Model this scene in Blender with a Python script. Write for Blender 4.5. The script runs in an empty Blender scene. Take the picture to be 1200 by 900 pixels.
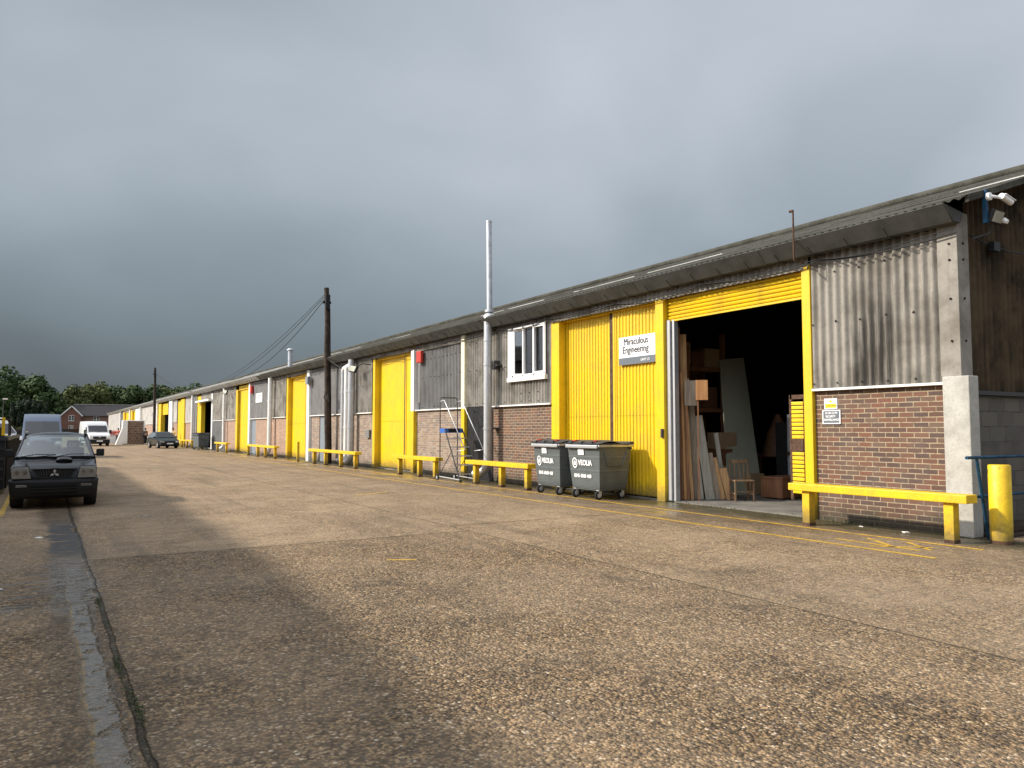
import bpy, bmesh, math, random
from math import sin, cos, pi, radians, sqrt, atan2
from mathutils import Vector, Matrix
random.seed(7)
S = bpy.context.scene
COL = S.collection
# ------------------------------------------------------------------ materials
def newmat(name):
    m = bpy.data.materials.new(name); m.use_nodes = True
    nt = m.node_tree; b = nt.nodes['Principled BSDF']
    return m, nt, b
class NB:
    """small node builder"""
    def __init__(s, nt): s.nt = nt; s.N = nt.nodes; s.L = nt.links
    def n(s, t, **k):
        x = s.N.new(t)
        for a, v in k.items(): setattr(x, a, v)
        return x
    def put(s, sock, v):
        if isinstance(v, bpy.types.NodeSocket): s.L.new(v, sock)
        elif v is not None:
            if sock.type == 'RGBA' and len(v) == 3: v = (*v, 1)
            sock.default_value = v
    def math(s, op, a, b=None, c=None, clamp=False):
        x = s.n('ShaderNodeMath', operation=op, use_clamp=clamp)
        s.put(x.inputs[0], a); s.put(x.inputs[1], b)
        if c is not None: s.put(x.inputs[2], c)
        return x.outputs[0]
    def mix(s, f, a, b, mode='MIX'):
        x = s.n('ShaderNodeMix', data_type='RGBA', blend_type=mode)
        s.put(x.inputs[0], f); s.put(x.inputs[6], a); s.put(x.inputs[7], b)
        return x.outputs[2]
    def noise(s, vec, scale, detail=4, rough=.55, dist=0):
        x = s.n('ShaderNodeTexNoise'); s.put(x.inputs['Vector'], vec)
        x.inputs['Scale'].default_value = scale; x.inputs['Detail'].default_value = detail
        x.inputs['Roughness'].default_value = rough; x.inputs['Distortion'].default_value = dist
        return x.outputs['Fac']
    def vor(s, vec, scale, feature='F1', rand=1):
        x = s.n('ShaderNodeTexVoronoi', feature=feature); s.put(x.inputs['Vector'], vec)
        x.inputs['Scale'].default_value = scale; x.inputs['Randomness'].default_value = rand
        return x
    def ramp(s, f, stops, interp='LINEAR'):
        x = s.n('ShaderNodeValToRGB'); x.color_ramp.interpolation = interp
        e = x.color_ramp.elements
        while len(e) > 1: e.remove(e[-1])
        e[0].position = stops[0][0]; c = stops[0][1]; e[0].color = (*c, 1) if len(c) == 3 else c
        for p, c in stops[1:]:
            q = e.new(p); q.color = (*c, 1) if len(c) == 3 else c
        s.put(x.inputs[0], f); return x.outputs[0]
    def mr(s, f, a, b, c=0., d=1., sm=True):
        x = s.n('ShaderNodeMapRange', interpolation_type='SMOOTHSTEP' if sm else 'LINEAR')
        s.put(x.inputs[0], f)
        for i, v in enumerate((a, b, c, d)): s.put(x.inputs[i+1], v)
        return x.outputs[0]
    def scalev(s, vec, sc):
        x = s.n('ShaderNodeMapping'); s.put(x.inputs[0], vec); x.inputs['Scale'].default_value = sc
        return x.outputs[0]
    def bump(s, h, strength, dist, nrm=None):
        x = s.n('ShaderNodeBump'); x.inputs['Strength'].default_value = strength
        x.inputs['Distance'].default_value = dist; s.put(x.inputs['Height'], h)
        if nrm: s.put(x.inputs['Normal'], nrm)
        return x.outputs[0]
def objco(nb): return nb.n('ShaderNodeTexCoord').outputs['Object']
def sep(nb, v):
    x = nb.n('ShaderNodeSeparateXYZ'); nb.put(x.inputs[0], v); return x.outputs
def comb(nb, a, b, c):
    x = nb.n('ShaderNodeCombineXYZ'); nb.put(x.inputs[0], a); nb.put(x.inputs[1], b); nb.put(x.inputs[2], c); return x.outputs[0]

def dirty(name, col, col2=None, rough=.6, metal=0., scale=2., amount=.5, streak=0., bump=0., bscale=40, coat=0., streak_col=(.05,.045,.04), fine=0., grime=0.):
    """painted or weathered surface: base colour broken by noise, vertical run-off streaks, fine bump"""
    m, nt, b = newmat(name); nb = NB(nt); v = objco(nb)
    if col2 is None: col2 = tuple(c*.72 for c in col)
    f = nb.mr(nb.noise(v, scale, 6, .62), .35, .7)
    c = nb.mix(nb.math('MULTIPLY', f, amount), col, col2)
    if fine:
        g = nb.mr(nb.noise(v, scale*14, 3, .7), .45, .75)
        c = nb.mix(nb.math('MULTIPLY', g, fine), c, tuple(x*.4 for x in col2))
    if streak:
        sv = nb.scalev(v, (5, 5, .28))
        g = nb.mr(nb.noise(sv, 1.6, 5, .65, .3), .5, .78)
        g2 = nb.mr(nb.noise(v, .9, 3), .35, .65)
        c = nb.mix(nb.math('MULTIPLY', nb.math('MULTIPLY', g, g2), streak), c, streak_col)
    if grime:      # splash dirt near the ground and paint chipped to rust
        sz = sep(nb, v)[2]
        h = nb.math('ADD', sz, nb.math('MULTIPLY', nb.noise(v, 7, 4, .7), -.5))
        c = nb.mix(nb.mr(h, -.22, .22, grime, 0), c, (.09,.07,.035))
        ch = nb.math('MULTIPLY', nb.mr(nb.noise(v, 11, 5, .75), .655, .69), nb.mr(sz, .2, 2.4, 1, .25))
        c = nb.mix(nb.math('MULTIPLY', ch, .8), c, (.09,.05,.025))
    nb.put(b.inputs['Base Color'], c)
    r = nb.math('ADD', nb.math('MULTIPLY', f, .18), rough-.06)
    nb.put(b.inputs['Roughness'], r); b.inputs['Metallic'].default_value = metal
    b.inputs['Coat Weight'].default_value = coat; b.inputs['Coat Roughness'].default_value = .06
    b.inputs['Specular IOR Level'].default_value = .5 if max(col) > .1 else .22
    if bump: nb.put(b.inputs['Normal'], nb.bump(nb.noise(v, bscale, 4), bump, .01))
    return m

M = {}
Y_ = (.73,.485,.008); Y2 = (.56,.36,.012)
M['yellow'] = dirty('yellow_paint', Y_, Y2, .42, scale=1.7, amount=.7, streak=.5, streak_col=(.22,.14,.02), bump=.15, bscale=9, fine=.14, grime=.75)
M['yellow_rail'] = dirty('yellow_rail_paint', (.76,.50,.008), (.52,.33,.015), .5, scale=5, amount=.7, bump=.3, bscale=30, fine=.4, streak=.3, streak_col=(.12,.08,.03), grime=.8)
M['cream'] = dirty('cream_paint', (.72,.68,.5), None, .6, scale=4, amount=.5)
M['white'] = dirty('white_paint', (.78,.77,.74), (.6,.58,.54), .45, scale=3, amount=.5, streak=.3)
M['pvc'] = dirty('white_plastic', (.8,.8,.79), (.7,.7,.68), .35, scale=4, amount=.4)
M['galv'] = dirty('galvanised_steel', (.55,.56,.57), (.38,.39,.41), .42, metal=.55, scale=5, amount=.8, bump=.08, bscale=14, streak=.25)
M['fibre'] = dirty('fibre_cement', (.285,.265,.23), (.125,.11,.09), .82, scale=1.1, amount=.9, streak=.95, bump=.25, bscale=60, streak_col=(.035,.03,.024), fine=.22)
M['fibre_dark'] = dirty('stained_fibre_cement', (.075,.052,.028), (.014,.011,.008), .9, scale=1.3, amount=1, streak=1, bump=.25, bscale=60, streak_col=(.012,.010,.009))
M['fibre_white'] = dirty('pale_fibre_cement', (.44,.42,.39), (.30,.28,.25), .8, scale=.8, amount=.8, streak=.5, bump=.2, bscale=60)
M['metalclad'] = dirty('grey_sheet_metal', (.19,.185,.18), (.115,.11,.105), .55, metal=.1, scale=1.2, amount=.8, streak=.6, streak_col=(.06,.055,.05))
M['blueclad'] = dirty('blue_grey_sheet_metal', (.17,.20,.25), (.12,.14,.17), .5, scale=1.5, amount=.6, streak=.3)
M['gutter'] = dirty('grey_gutter', (.088,.09,.086), (.055,.057,.05), .62, scale=2.5, amount=.9, streak=.35, bump=.15, bscale=12)
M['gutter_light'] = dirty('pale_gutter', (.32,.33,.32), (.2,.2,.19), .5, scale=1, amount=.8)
M['concrete'] = dirty('pillar_concrete', (.44,.43,.39), (.29,.28,.25), .85, scale=2.2, amount=.9, streak=.45, bump=.4, bscale=25, fine=.3, streak_col=(.13,.12,.10))
M['black'] = dirty('black_paint', (.018,.018,.02), (.03,.03,.032), .45, scale=3)
M['dark'] = dirty('dark_gap', (.012,.011,.010), None, .9)
M['iron'] = dirty('rusty_iron', (.10,.055,.035), (.05,.03,.022), .8, scale=12, amount=1, bump=.3)
M['darkmetal'] = dirty('dark_metal', (.05,.05,.052), (.09,.085,.08), .5, metal=.5, scale=6)
M['rubber'] = dirty('tyre_rubber', (.018,.018,.018), (.03,.029,.028), .85, scale=10)
M['blue'] = dirty('blue_rail_paint', (.006,.05,.10), (.01,.03,.06), .5, scale=7, amount=.8)
M['bluesteel'] = dirty('blue_plastic', (.03,.12,.42), None, .5)
M['red'] = dirty('red_plastic', (.48,.035,.02), (.35,.03,.02), .45)
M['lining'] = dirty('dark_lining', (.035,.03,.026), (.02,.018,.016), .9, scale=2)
M['pole'] = dirty('creosoted_wood', (.05,.033,.022), (.02,.014,.011), .8, scale=4, amount=1, streak=.8, bump=.6, bscale=12, streak_col=(.01,.008,.006))
M['orange'] = dirty('orange_paint', (.7,.24,.02), None, .5)
M['greydoor'] = dirty('grey_door_paint', (.19,.22,.25), (.14,.16,.18), .5, scale=2)
M['bin'] = dirty('grey_bin_steel', (.105,.12,.122), (.075,.085,.086), .42, scale=2.5, amount=.8, streak=.35, fine=.12, streak_col=(.05,.045,.03))
M['binlid'] = dirty('bin_lid_plastic', (.055,.058,.064), (.035,.037,.04), .5, scale=4)
M['letter'] = dirty('white_lettering', (.85,.85,.84), (.78,.78,.78), .5)
M['darkletter'] = dirty('dark_lettering', (.03,.03,.04), None, .5)
M['signwhite'] = dirty('white_sign_face', (.82,.83,.84), (.76,.76,.76), .35)
M['signgrey'] = dirty('grey_sign_band', (.13,.15,.17), None, .4)
M['signyellow'] = dirty('yellow_sign_face', (.85,.68,.03), None, .4)
M['chrome'] = dirty('bright_metal', (.75,.75,.76), (.6,.6,.6), .18, metal=.9)
M['headlamp'] = dirty('headlamp_reflector', (.85,.86,.85), (.7,.71,.71), .25, metal=0)
M['plastic'] = dirty('black_plastic', (.014,.014,.015), (.022,.022,.023), .5, scale=6)
M['slate'] = dirty('slate_roof', (.055,.05,.052), (.035,.032,.034), .75, scale=6, amount=.9)
M['fabric'] = dirty('dark_fabric', (.07,.072,.075), None, .9)
M['cardboard'] = dirty('cardboard', (.33,.22,.12), (.24,.155,.085), .85, scale=4)
M['boarddark'] = dirty('green_grey_board', (.36,.37,.29), (.27,.28,.21), .7, scale=1.2)
M['brown'] = dirty('brown_wood', (.16,.07,.03), (.09,.04,.02), .6, scale=4)
M['skin'] = dirty('skin', (.5,.3,.22), None, .6)
M['shrink'] = dirty('white_shrink_wrap', (.75,.75,.74), (.6,.6,.6), .3, scale=3)
M['floor_in'] = dirty('workshop_floor', (.19,.175,.15), (.10,.09,.08), .8, scale=1.5, amount=1, fine=.3)
M['roof'] = dirty('mossy_roof_sheet', (.075,.072,.06), (.035,.034,.025), .97, scale=1.2, amount=1, bump=.4, bscale=40, fine=.6)
M['roof_light'] = dirty('pale_roof_lap', (.45,.45,.43), (.25,.25,.23), .4, scale=1.1, amount=1)
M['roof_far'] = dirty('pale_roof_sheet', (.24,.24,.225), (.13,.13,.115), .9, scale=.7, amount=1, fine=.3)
def streaked():
    m = M['fibre'].copy(); m.name = 'run_stained_fibre_cement'; nt = m.node_tree; nb = NB(nt); b = nt.nodes['Principled BSDF']
    old = b.inputs['Base Color'].links[0].from_socket; v = objco(nb); s = sep(nb, v)
    sv = nb.scalev(v, (9, 9, .5)); n = nb.noise(sv, 1.3, 5, .7, .2)
    yy = nb.math('ADD', s[1], nb.math('MULTIPLY', nb.math('SUBTRACT', nb.noise(v, 2, 3), .5), .5))
    k = nb.math('MULTIPLY', nb.mr(yy, .9, 1.25), nb.mr(yy, 1.75, 2.1, 1, 0)); k = nb.math('MULTIPLY', k, nb.mr(s[2], 3.3, 4.3, 1, .1))
    k = nb.math('MULTIPLY', k, nb.mr(n, .36, .56, .25, .95))
    k = nb.math('MAXIMUM', k, nb.math('MULTIPLY', nb.mr(s[2], 2.3, 2.75, .55, 0), nb.mr(n, .4, .6)))
    nb.put(b.inputs['Base Color'], nb.mix(k, old, (.045,.04,.032))); return m
M['fibre_streaked'] = streaked()
def wood(name, c1, c2, axis=2, rough=.7):
    m, nt, b = newmat(name); nb = NB(nt); v = objco(nb)
    sc = [14, 14, 14]; sc[axis] = .8
    f = nb.noise(nb.scalev(v, sc), 1.6, 5, .6, .6)
    f2 = nb.noise(v, 1.5, 2)
    nb.put(b.inputs['Base Color'], nb.mix(nb.mr(nb.math('ADD', nb.math('MULTIPLY', f, .8), nb.math('MULTIPLY', f2, .25)), .38, .68), c1, c2))
    b.inputs['Roughness'].default_value = rough
    nb.put(b.inputs['Normal'], nb.bump(f, .2, .004)); return m
M['pine'] = wood('pine_wood', (.50,.30,.13), (.30,.155,.06))
M['ply'] = wood('plywood', (.58,.30,.12), (.42,.19,.07))
M['oldwood'] = wood('old_grey_wood', (.30,.24,.17), (.16,.125,.09))
M['redwood'] = wood('red_brown_wood', (.26,.115,.05), (.14,.06,.028))
M['chairwood'] = wood('chair_wood', (.24,.15,.08), (.12,.07,.04))
M['greyboard'] = wood('weathered_board', (.36,.34,.28), (.24,.22,.17))

def carpaint(name, col, flake=.0, rough=.25):
    m, nt, b = newmat(name); nb = NB(nt); v = objco(nb)
    f = nb.mr(nb.noise(v, 3, 5, .6), .4, .75)
    dust = nb.mix(nb.math('MULTIPLY', f, .08), col, tuple(.7*c+.3*d for c, d in zip(col, (.16,.14,.12))))
    nb.put(b.inputs['Base Color'], dust)
    nb.put(b.inputs['Roughness'], nb.math('ADD', rough, nb.math('MULTIPLY', f, .15)))
    b.inputs['Metallic'].default_value = flake
    b.inputs['Coat Weight'].default_value = .8 if max(col) > .05 else .35; b.inputs['Specular IOR Level'].default_value = .5 if max(col) > .05 else .3; b.inputs['Coat Roughness'].default_value = .05
    return m
M['car_black'] = carpaint('black_car_paint', (.004,.004,.005), 0, .13)
M['car_blue'] = carpaint('blue_grey_car_paint', (.11,.14,.20), .3, .3)
M['car_white'] = carpaint('white_car_paint', (.76,.77,.77), 0, .35)
M['car_green'] = carpaint('dark_green_car_paint', (.015,.024,.026), .3, .28)
def glass(name, tint=(.75,.82,.82), refl=.10, dark=0.):
    m, nt, b = newmat(name); nb = NB(nt)
    nt.nodes.remove(b); out = nt.nodes['Material Output']
    t = nb.n('ShaderNodeBsdfTransparent'); t.inputs[0].default_value = (*tint, 1)
    g = nb.n('ShaderNodeBsdfGlossy'); g.inputs['Roughness'].default_value = .03
    fr = nb.n('ShaderNodeFresnel'); fr.inputs[0].default_value = 1.5
    f = nb.math('ADD', fr.outputs[0], refl, clamp=True)
    mx = nb.n('ShaderNodeMixShader'); nb.put(mx.inputs[0], f)
    nt.links.new(t.outputs[0], mx.inputs[1]); nt.links.new(g.outputs[0], mx.inputs[2])
    nt.links.new(mx.outputs[0], out.inputs[0]); return m
M['glass'] = glass('window_glass', (.35,.42,.42), .12)
M['windscreen'] = glass('windscreen_glass', (.66,.78,.78), .2)
M['darkglass'] = glass('tinted_glass', (.06,.07,.08), .10)
M['lens'] = glass('lamp_lens', (.9,.9,.9), .2)
def brickmat(name, cols, mortar, bw=.2453, bh=.0818, ms=.0085, axis='yz', dirt=.4, damp=True):
    m, nt, b = newmat(name); nb = NB(nt); v = objco(nb); s = sep(nb, v)
    a = s[1] if axis == 'yz' else s[0]
    bv = comb(nb, a, s[2], 0)
    wob = nb.noise(v, 6, 2); wv = nb.n('ShaderNodeVectorMath', operation='ADD')
    nb.put(wv.inputs[0], bv); nb.put(wv.inputs[1], comb(nb, 0, nb.math('MULTIPLY', nb.math('SUBTRACT', wob, .5), .008), 0))
    br = nb.n('ShaderNodeTexBrick'); nb.put(br.inputs['Vector'], wv.outputs[0])
    br.inputs['Color1'].default_value = (0,0,0,1); br.inputs['Color2'].default_value = (1,1,1,1); br.inputs['Mortar'].default_value = (.5,.5,.5,1)
    br.inputs['Scale'].default_value = 1; br.inputs['Mortar Size'].default_value = ms; br.inputs['Mortar Smooth'].default_value = .25
    br.inputs['Brick Width'].default_value = bw; br.inputs['Row Height'].default_value = bh
    n = len(cols); stops = [(i/n, c) for i, c in enumerate(cols)]
    bc = nb.ramp(br.outputs['Color'], stops, 'CONSTANT')
    g = nb.noise(v, 34, 4, .7); g2 = nb.noise(v, 2.1, 4)
    bc = nb.mix(nb.mr(g, .35, .75, 0, .45), bc, (.07,.055,.05))
    bc = nb.mix(nb.mr(g2, .4, .75, 0, dirt), bc, (.12,.10,.085))
    mc = nb.mix(nb.mr(nb.noise(v, 9, 3), .4, .7), mortar, tuple(c*.55 for c in mortar))
    c = nb.mix(br.outputs['Fac'], bc, mc)
    if damp:      # algae and splash stains rising from the ground
        h = nb.math('ADD', s[2], nb.math('MULTIPLY', nb.noise(v, 3, 3), -.35))
        c = nb.mix(nb.mr(h, -.12, .18, .75, 0), c, (.035,.035,.022))
    nb.put(b.inputs['Base Color'], c); b.inputs['Roughness'].default_value = .85
    hh = nb.math('ADD', nb.math('MULTIPLY', br.outputs['Fac'], -1.), nb.math('MULTIPLY', g, .35))
    nb.put(b.inputs['Normal'], nb.bump(hh, .55, .008)); return m
RB = [(.135,.06,.036),(.10,.05,.034),(.16,.074,.043),(.12,.06,.04),(.08,.046,.037),(.145,.066,.04),(.12,.07,.046),(.17,.068,.038),(.092,.052,.04),(.135,.08,.053)]
M['brick'] = brickmat('red_brown_brick', RB, (.36,.29,.19))
BB = [(.27,.19,.135),(.22,.15,.11),(.31,.22,.155),(.20,.15,.12),(.26,.16,.11),(.33,.25,.18)]
M['brick_buff'] = brickmat('buff_brick', BB, (.36,.33,.28))
M['brick_orange'] = brickmat('orange_brick', [(.36,.20,.13),(.31,.17,.11),(.40,.24,.16),(.28,.16,.12)], (.42,.36,.28))
M['brick_house'] = brickmat('house_brick', [(.24,.085,.055),(.20,.07,.05),(.27,.10,.065)], (.3,.2,.15), damp=False)
M['block'] = brickmat('concrete_block', [(.075,.07,.055),(.095,.088,.068),(.06,.056,.045),(.105,.097,.075)], (.075,.07,.06), .47, .235, .012, 'xz', .6)
M['pallet_carton'] = brickmat('brown_cartons', [(.15,.08,.05),(.20,.11,.07),(.11,.06,.04)], (.25,.2,.16), .34, .26, .03, 'xz', .3, False)
# foliage
def leafmat(name, c1, c2):
    m, nt, b = newmat(name); nb = NB(nt)
    oi = nb.n('ShaderNodeObjectInfo').outputs['Random']; v = objco(nb)
    r = nb.noise(v, .55, 3); r2 = nb.noise(v, 5, 2)
    c = nb.mix(nb.mr(nb.math('ADD', nb.math('MULTIPLY', r, .6), nb.math('MULTIPLY', r2, .4)), .38, .62), c1, c2)
    c = nb.mix(nb.math('MULTIPLY', oi, .25), c, tuple(x*1.3 for x in c2))
    nb.put(b.inputs['Base Color'], c); b.inputs['Roughness'].default_value = .75
    b.inputs['Specular IOR Level'].default_value = .2
    return m
M['leaf'] = leafmat('leaves', (.026,.045,.016), (.055,.085,.025))
M['leaf2'] = leafmat('olive_leaves', (.05,.065,.02), (.10,.115,.035))
M['leaf3'] = leafmat('dark_conifer_leaves', (.012,.022,.013), (.024,.04,.02))
M['bark'] = dirty('bark', (.08,.065,.05), None, .9)
M['moss'] = leafmat('moss_leaves', (.03,.045,.018), (.06,.085,.03))
# worn road paint
def roadpaint(name, col):
    m, nt, b = newmat(name); nb = NB(nt); v = objco(nb)
    nb.put(b.inputs['Base Color'], nb.mix(nb.mr(nb.noise(v, 5, 4), .4, .7, 0, .7), col, tuple(c*.55 for c in col)))
    b.inputs['Roughness'].default_value = .5
    a = nb.math('MULTIPLY', nb.mr(nb.noise(v, 60, 3, .7), .36, .50), nb.mr(nb.noise(v, 2.2, 4, .6), .30, .44, .35, 1))
    nb.put(b.inputs['Alpha'], a)
    nb.put(b.inputs['Normal'], nb.bump(nb.vor(v, 60).outputs['Distance'], .5, .01)); return m
M['roadyellow'] = roadpaint('worn_yellow_line', (.66,.40,.04))
M['roadwhite'] = roadpaint('worn_white_line', (.65,.62,.55))

# ground: old concrete slabs with exposed aggregate, joints and rain water
def groundmat():
    m, nt, b = newmat('concrete_yard'); nb = NB(nt); v = objco(nb); s = sep(nb, v); X, Y = s[0], s[1]
    wn = nb.math('MULTIPLY', nb.math('SUBTRACT', nb.noise(v, 1.3, 5, .65), .5), .12)
    Xw = nb.math('ADD', X, wn); Yw = nb.math('ADD', Y, wn)
    # rough slab: between the drain joint and x=5.8, nearer than y=10.85; smoother beyond
    near = nb.mr(nb.math('ADD', Yw, 0.), 10.84, 10.87, 1, 0, False)
    lane = nb.mr(Xw, 5.8, 5.83, 1, 0, False)
    rough_slab = nb.math('MULTIPLY', near, nb.math('ADD', .25, nb.math('MULTIPLY', lane, .75)))
    patch = nb.mr(nb.noise(v, .55, 5, .65), .4, .62)
    expo = nb.math('ADD', nb.math('MULTIPLY', rough_slab, .55), nb.math('MULTIPLY', patch, .45), clamp=True)
    v1 = nb.vor(v, 48); v2 = nb.vor(v, 18)
    st = nb.ramp(sep(nb, v1.outputs['Color'])[0], [(0,(.085,.058,.036)),(.2,(.27,.18,.095)),(.4,(.41,.285,.155)),(.56,(.15,.115,.08)),(.70,(.45,.32,.19)),(.86,(.31,.195,.10)),(.965,(.66,.54,.4))], 'CONSTANT')
    st2 = nb.ramp(sep(nb, v2.outputs['Color'])[1], [(0,(.55,.5,.45)),(.4,(1,1,1)),(.8,(1.15,1.1,1.05))], 'CONSTANT')
    st = nb.mix(.55, st, st2, 'MULTIPLY')
    gap = nb.mr(v1.outputs['Distance'], .45, .75, 0, .75)
    st = nb.mix(gap, st, (.07,.055,.04))
    cem = nb.mix(nb.mr(nb.noise(v, 1.7, 6, .65), .35, .7), (.44,.33,.22), (.29,.215,.14))
    cem = nb.mix(nb.mr(nb.noise(v, 90, 2, .7), .5, .8, 0, .6), cem, (.11,.085,.065))
    c = nb.mix(nb.math('ADD', .45, nb.math('MULTIPLY', expo, .55), clamp=True), cem, st)
    # brushed ridges across the slab
    rd = nb.noise(nb.scalev(v, (.9, 9, 1)), 1.6, 5, .6, .3)
    c = nb.mix(nb.mr(rd, .5, .72, 0, .35), c, (.085,.066,.05))
    big = nb.noise(v, .16, 4, .6)
    c = nb.mix(nb.mr(big, .35, .65, 0, .28), c, (.15,.12,.09))
    # tyre-worn darker patches
    dk = nb.mr(nb.noise(v, 1.05, 6, .75, .5), .53, .68, 0, .75)
    c = nb.mix(nb.math('MULTIPLY', dk, expo), c, (.06,.05,.042))
    pit = nb.mr(nb.noise(v, 19, 4, .75), .56, .68, 0, .75)
    c = nb.mix(nb.math('MULTIPLY', pit, nb.math('ADD', .3, nb.math('MULTIPLY', expo, .7))), c, (.055,.042,.03))
    rut = nb.mr(nb.noise(nb.scalev(v, (1.5, .10, 1)), 1.3, 4, .6), .52, .7, 0, .4)
    c = nb.mix(rut, c, (.10,.078,.056))
    # joints
    def line(val, pos, w):
        d = nb.math('ABSOLUTE', nb.math('SUBTRACT', val, pos)); return nb.mr(d, w*.45, w, 1, 0)
    j = nb.math('MULTIPLY', line(nb.math('ADD', X, nb.math('MULTIPLY', wn, .25)), 5.83, .02), .7)
    j = nb.math('MAXIMUM', j, line(nb.math('ADD', X, nb.math('MULTIPLY', wn, .8)), .50, .026))
    for p, a0, a1 in ((11.2, 0, 0),):
        j = nb.math('MAXIMUM', j, line(nb.math('ADD', X, nb.math('MULTIPLY', wn, .2)), p, .02))
    def tj(off, lo, hi):
        t = nb.math('PINGPONG', nb.math('SUBTRACT', nb.math('ADD', Y, nb.math('MULTIPLY', wn, .35)), off), 5.05)
        l = nb.mr(t, .008, .026, .8, 0)
        ma = nb.math('MULTIPLY', nb.math('GREATER_THAN', X, lo), nb.math('LESS_THAN', X, hi))
        return nb.math('MULTIPLY', l, ma)
    for off, lo, hi in ((10.85, .5, 5.83), (11.55, 5.83, 11.9), (8.3, -30, .5)):
        j = nb.math('MAXIMUM', j, tj(off, lo, hi))
    jb = nb.mr(nb.noise(v, 2.5, 3), .3, .5, .45, 1)
    c = nb.mix(nb.math('MULTIPLY', nb.math('MULTIPLY', j, jb), nb.mr(nb.noise(v, 22, 3, .7), .3, .55, .35, 1)), c, (.035,.032,.022))
    # water: drain strip beside the joint, pool near it, small puddles, wet foot of the wall
    def band(val, lo, hi, soft):
        return nb.math('MULTIPLY', nb.mr(val, lo-soft, lo+soft), nb.mr(val, hi-soft, hi+soft, 1, 0))
    XX = nb.math('ADD', X, nb.math('MULTIPLY', nb.math('SUBTRACT', nb.noise(v, .9, 2.5, .5), .5), .16))
    strip = nb.math('MULTIPLY', band(XX, .25, .42, .035), nb.mr(Y, 10.2, 10.9, 1, 0))
    pool = nb.math('MULTIPLY', band(nb.math('ADD', XX, nb.math('MULTIPLY', nb.math('SUBTRACT', nb.noise(v, 1.9, 3), .5), .4)), .12, .52, .06), band(nb.math('ADD', Y, nb.math('MULTIPLY', nb.math('SUBTRACT', nb.noise(v, 1.6, 3), .5), 1.6)), 8.0, 11.1, .5))
    tail = nb.math('MULTIPLY', nb.mr(nb.noise(nb.scalev(v, (.6, 3, 1)), 2.2, 4, .6), .50, .55), nb.math('MULTIPLY', band(X, -1.3, .45, .3), band(Y, 8., 10.6, .4)))
    car_reflection = nb.math('MULTIPLY', band(nb.math('ADD', XX, nb.math('MULTIPLY', nb.math('SUBTRACT', nb.noise(v, 5, 4), .5), .35)), .12, .50, .05), band(Y, 11.2, 15.4, .8))  # wet strip with the pickup's dark reflection painted into its colour
    car_reflection = nb.math('MULTIPLY', car_reflection, nb.mr(nb.noise(nb.scalev(v, (1, 2.5, 1)), 2.5, 3), .34, .44))
    undercar_shade = nb.math('MULTIPLY', band(XX, .0, .62, .1), band(Y, 15.2, 24, .6))  # shade beneath the pickup, painted into the ground colour
    pud = nb.math('MULTIPLY', nb.mr(nb.noise(nb.scalev(v, (1.6, 1, 1)), .9, 5, .6), .655, .675), band(X, .6, 3.2, .4))
    wallw = nb.math('MULTIPLY', nb.mr(nb.noise(nb.scalev(v, (1, .55, 1)), .9, 4, .55), .44, .53), band(X, 9.9, 11.9, .35))
    strip = nb.math('MULTIPLY', strip, nb.mr(nb.noise(v, 7, 4, .6), .30, .46, .25, .95)); pool = nb.math('MULTIPLY', pool, nb.mr(nb.noise(nb.scalev(v, (1, 2.2, 1)), 3.2, 4, .6), .36, .50, .25, .9)); water = nb.math('MAXIMUM', strip, pool); water = nb.math('MAXIMUM', water, pud)
    water = nb.math('MAXIMUM', water, nb.math('MULTIPLY', tail, .8)); water = nb.math('MAXIMUM', water, nb.math('MULTIPLY', car_reflection, .5))
    water = nb.math('MAXIMUM', water, nb.math('MULTIPLY', wallw, .62))
    damp = nb.math('MAXIMUM', water, nb.math('MULTIPLY', nb.mr(X, 8.2, 10.2), nb.mr(nb.noise(v, .5, 4), .3, .6, .2, .8))); damp = nb.math('MAXIMUM', damp, nb.math('MULTIPLY', nb.math('MULTIPLY', band(nb.math('ADD', XX, nb.math('MULTIPLY', wn, 2.)), .08, .60, .1), nb.mr(Y, 11, 14, 1, 0)), .7))
    c = nb.mix(nb.math('MULTIPLY', damp, .42), c, (.045,.036,.024))
    c = nb.mix(nb.math('MULTIPLY', undercar_shade, .6), c, (.02,.017,.014)); c = nb.mix(nb.math('MULTIPLY', car_reflection, .95), c, (.008,.006,.005))
    c = nb.mix(nb.math('MULTIPLY', nb.math('MAXIMUM', strip, pool), .5), c, (.09,.075,.055))
    # algae along the wall
    alg = nb.math('MULTIPLY', nb.mr(nb.math('ADD', X, nb.math('MULTIPLY', nb.noise(v, 1.4, 4), .9)), 11.1, 11.9), nb.mr(X, 11.9, 12.0, 1, 0))
    c = nb.mix(nb.math('MULTIPLY', alg, .75), c, (.035,.036,.014))
    rg = nb.math('SUBTRACT', .78, nb.math('MULTIPLY', damp, .22))
    rg = nb.math('MAXIMUM', nb.math('SUBTRACT', rg, nb.math('MULTIPLY', water, .62)), .07)
    nb.put(b.inputs['Base Color'], c); nb.put(b.inputs['Roughness'], rg)
    nb.put(b.inputs['Specular IOR Level'], nb.math('ADD', .16, nb.math('MULTIPLY', water, .4)))
    h = nb.math('MULTIPLY', nb.math('SUBTRACT', .7, v1.outputs['Distance']), nb.math('ADD', .25, nb.math('MULTIPLY', expo, .75)))
    h = nb.math('ADD', h, nb.math('MULTIPLY', nb.math('SUBTRACT', .7, v2.outputs['Distance']), nb.math('MULTIPLY', expo, .9)))
    h = nb.math('ADD', h, nb.math('MULTIPLY', rd, 1.6)); h = nb.math('ADD', h, nb.math('MULTIPLY', nb.noise(v, 7, 5, .65), 2.5))
    h = nb.math('SUBTRACT', h, nb.math('MULTIPLY', j, 2.2))
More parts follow.
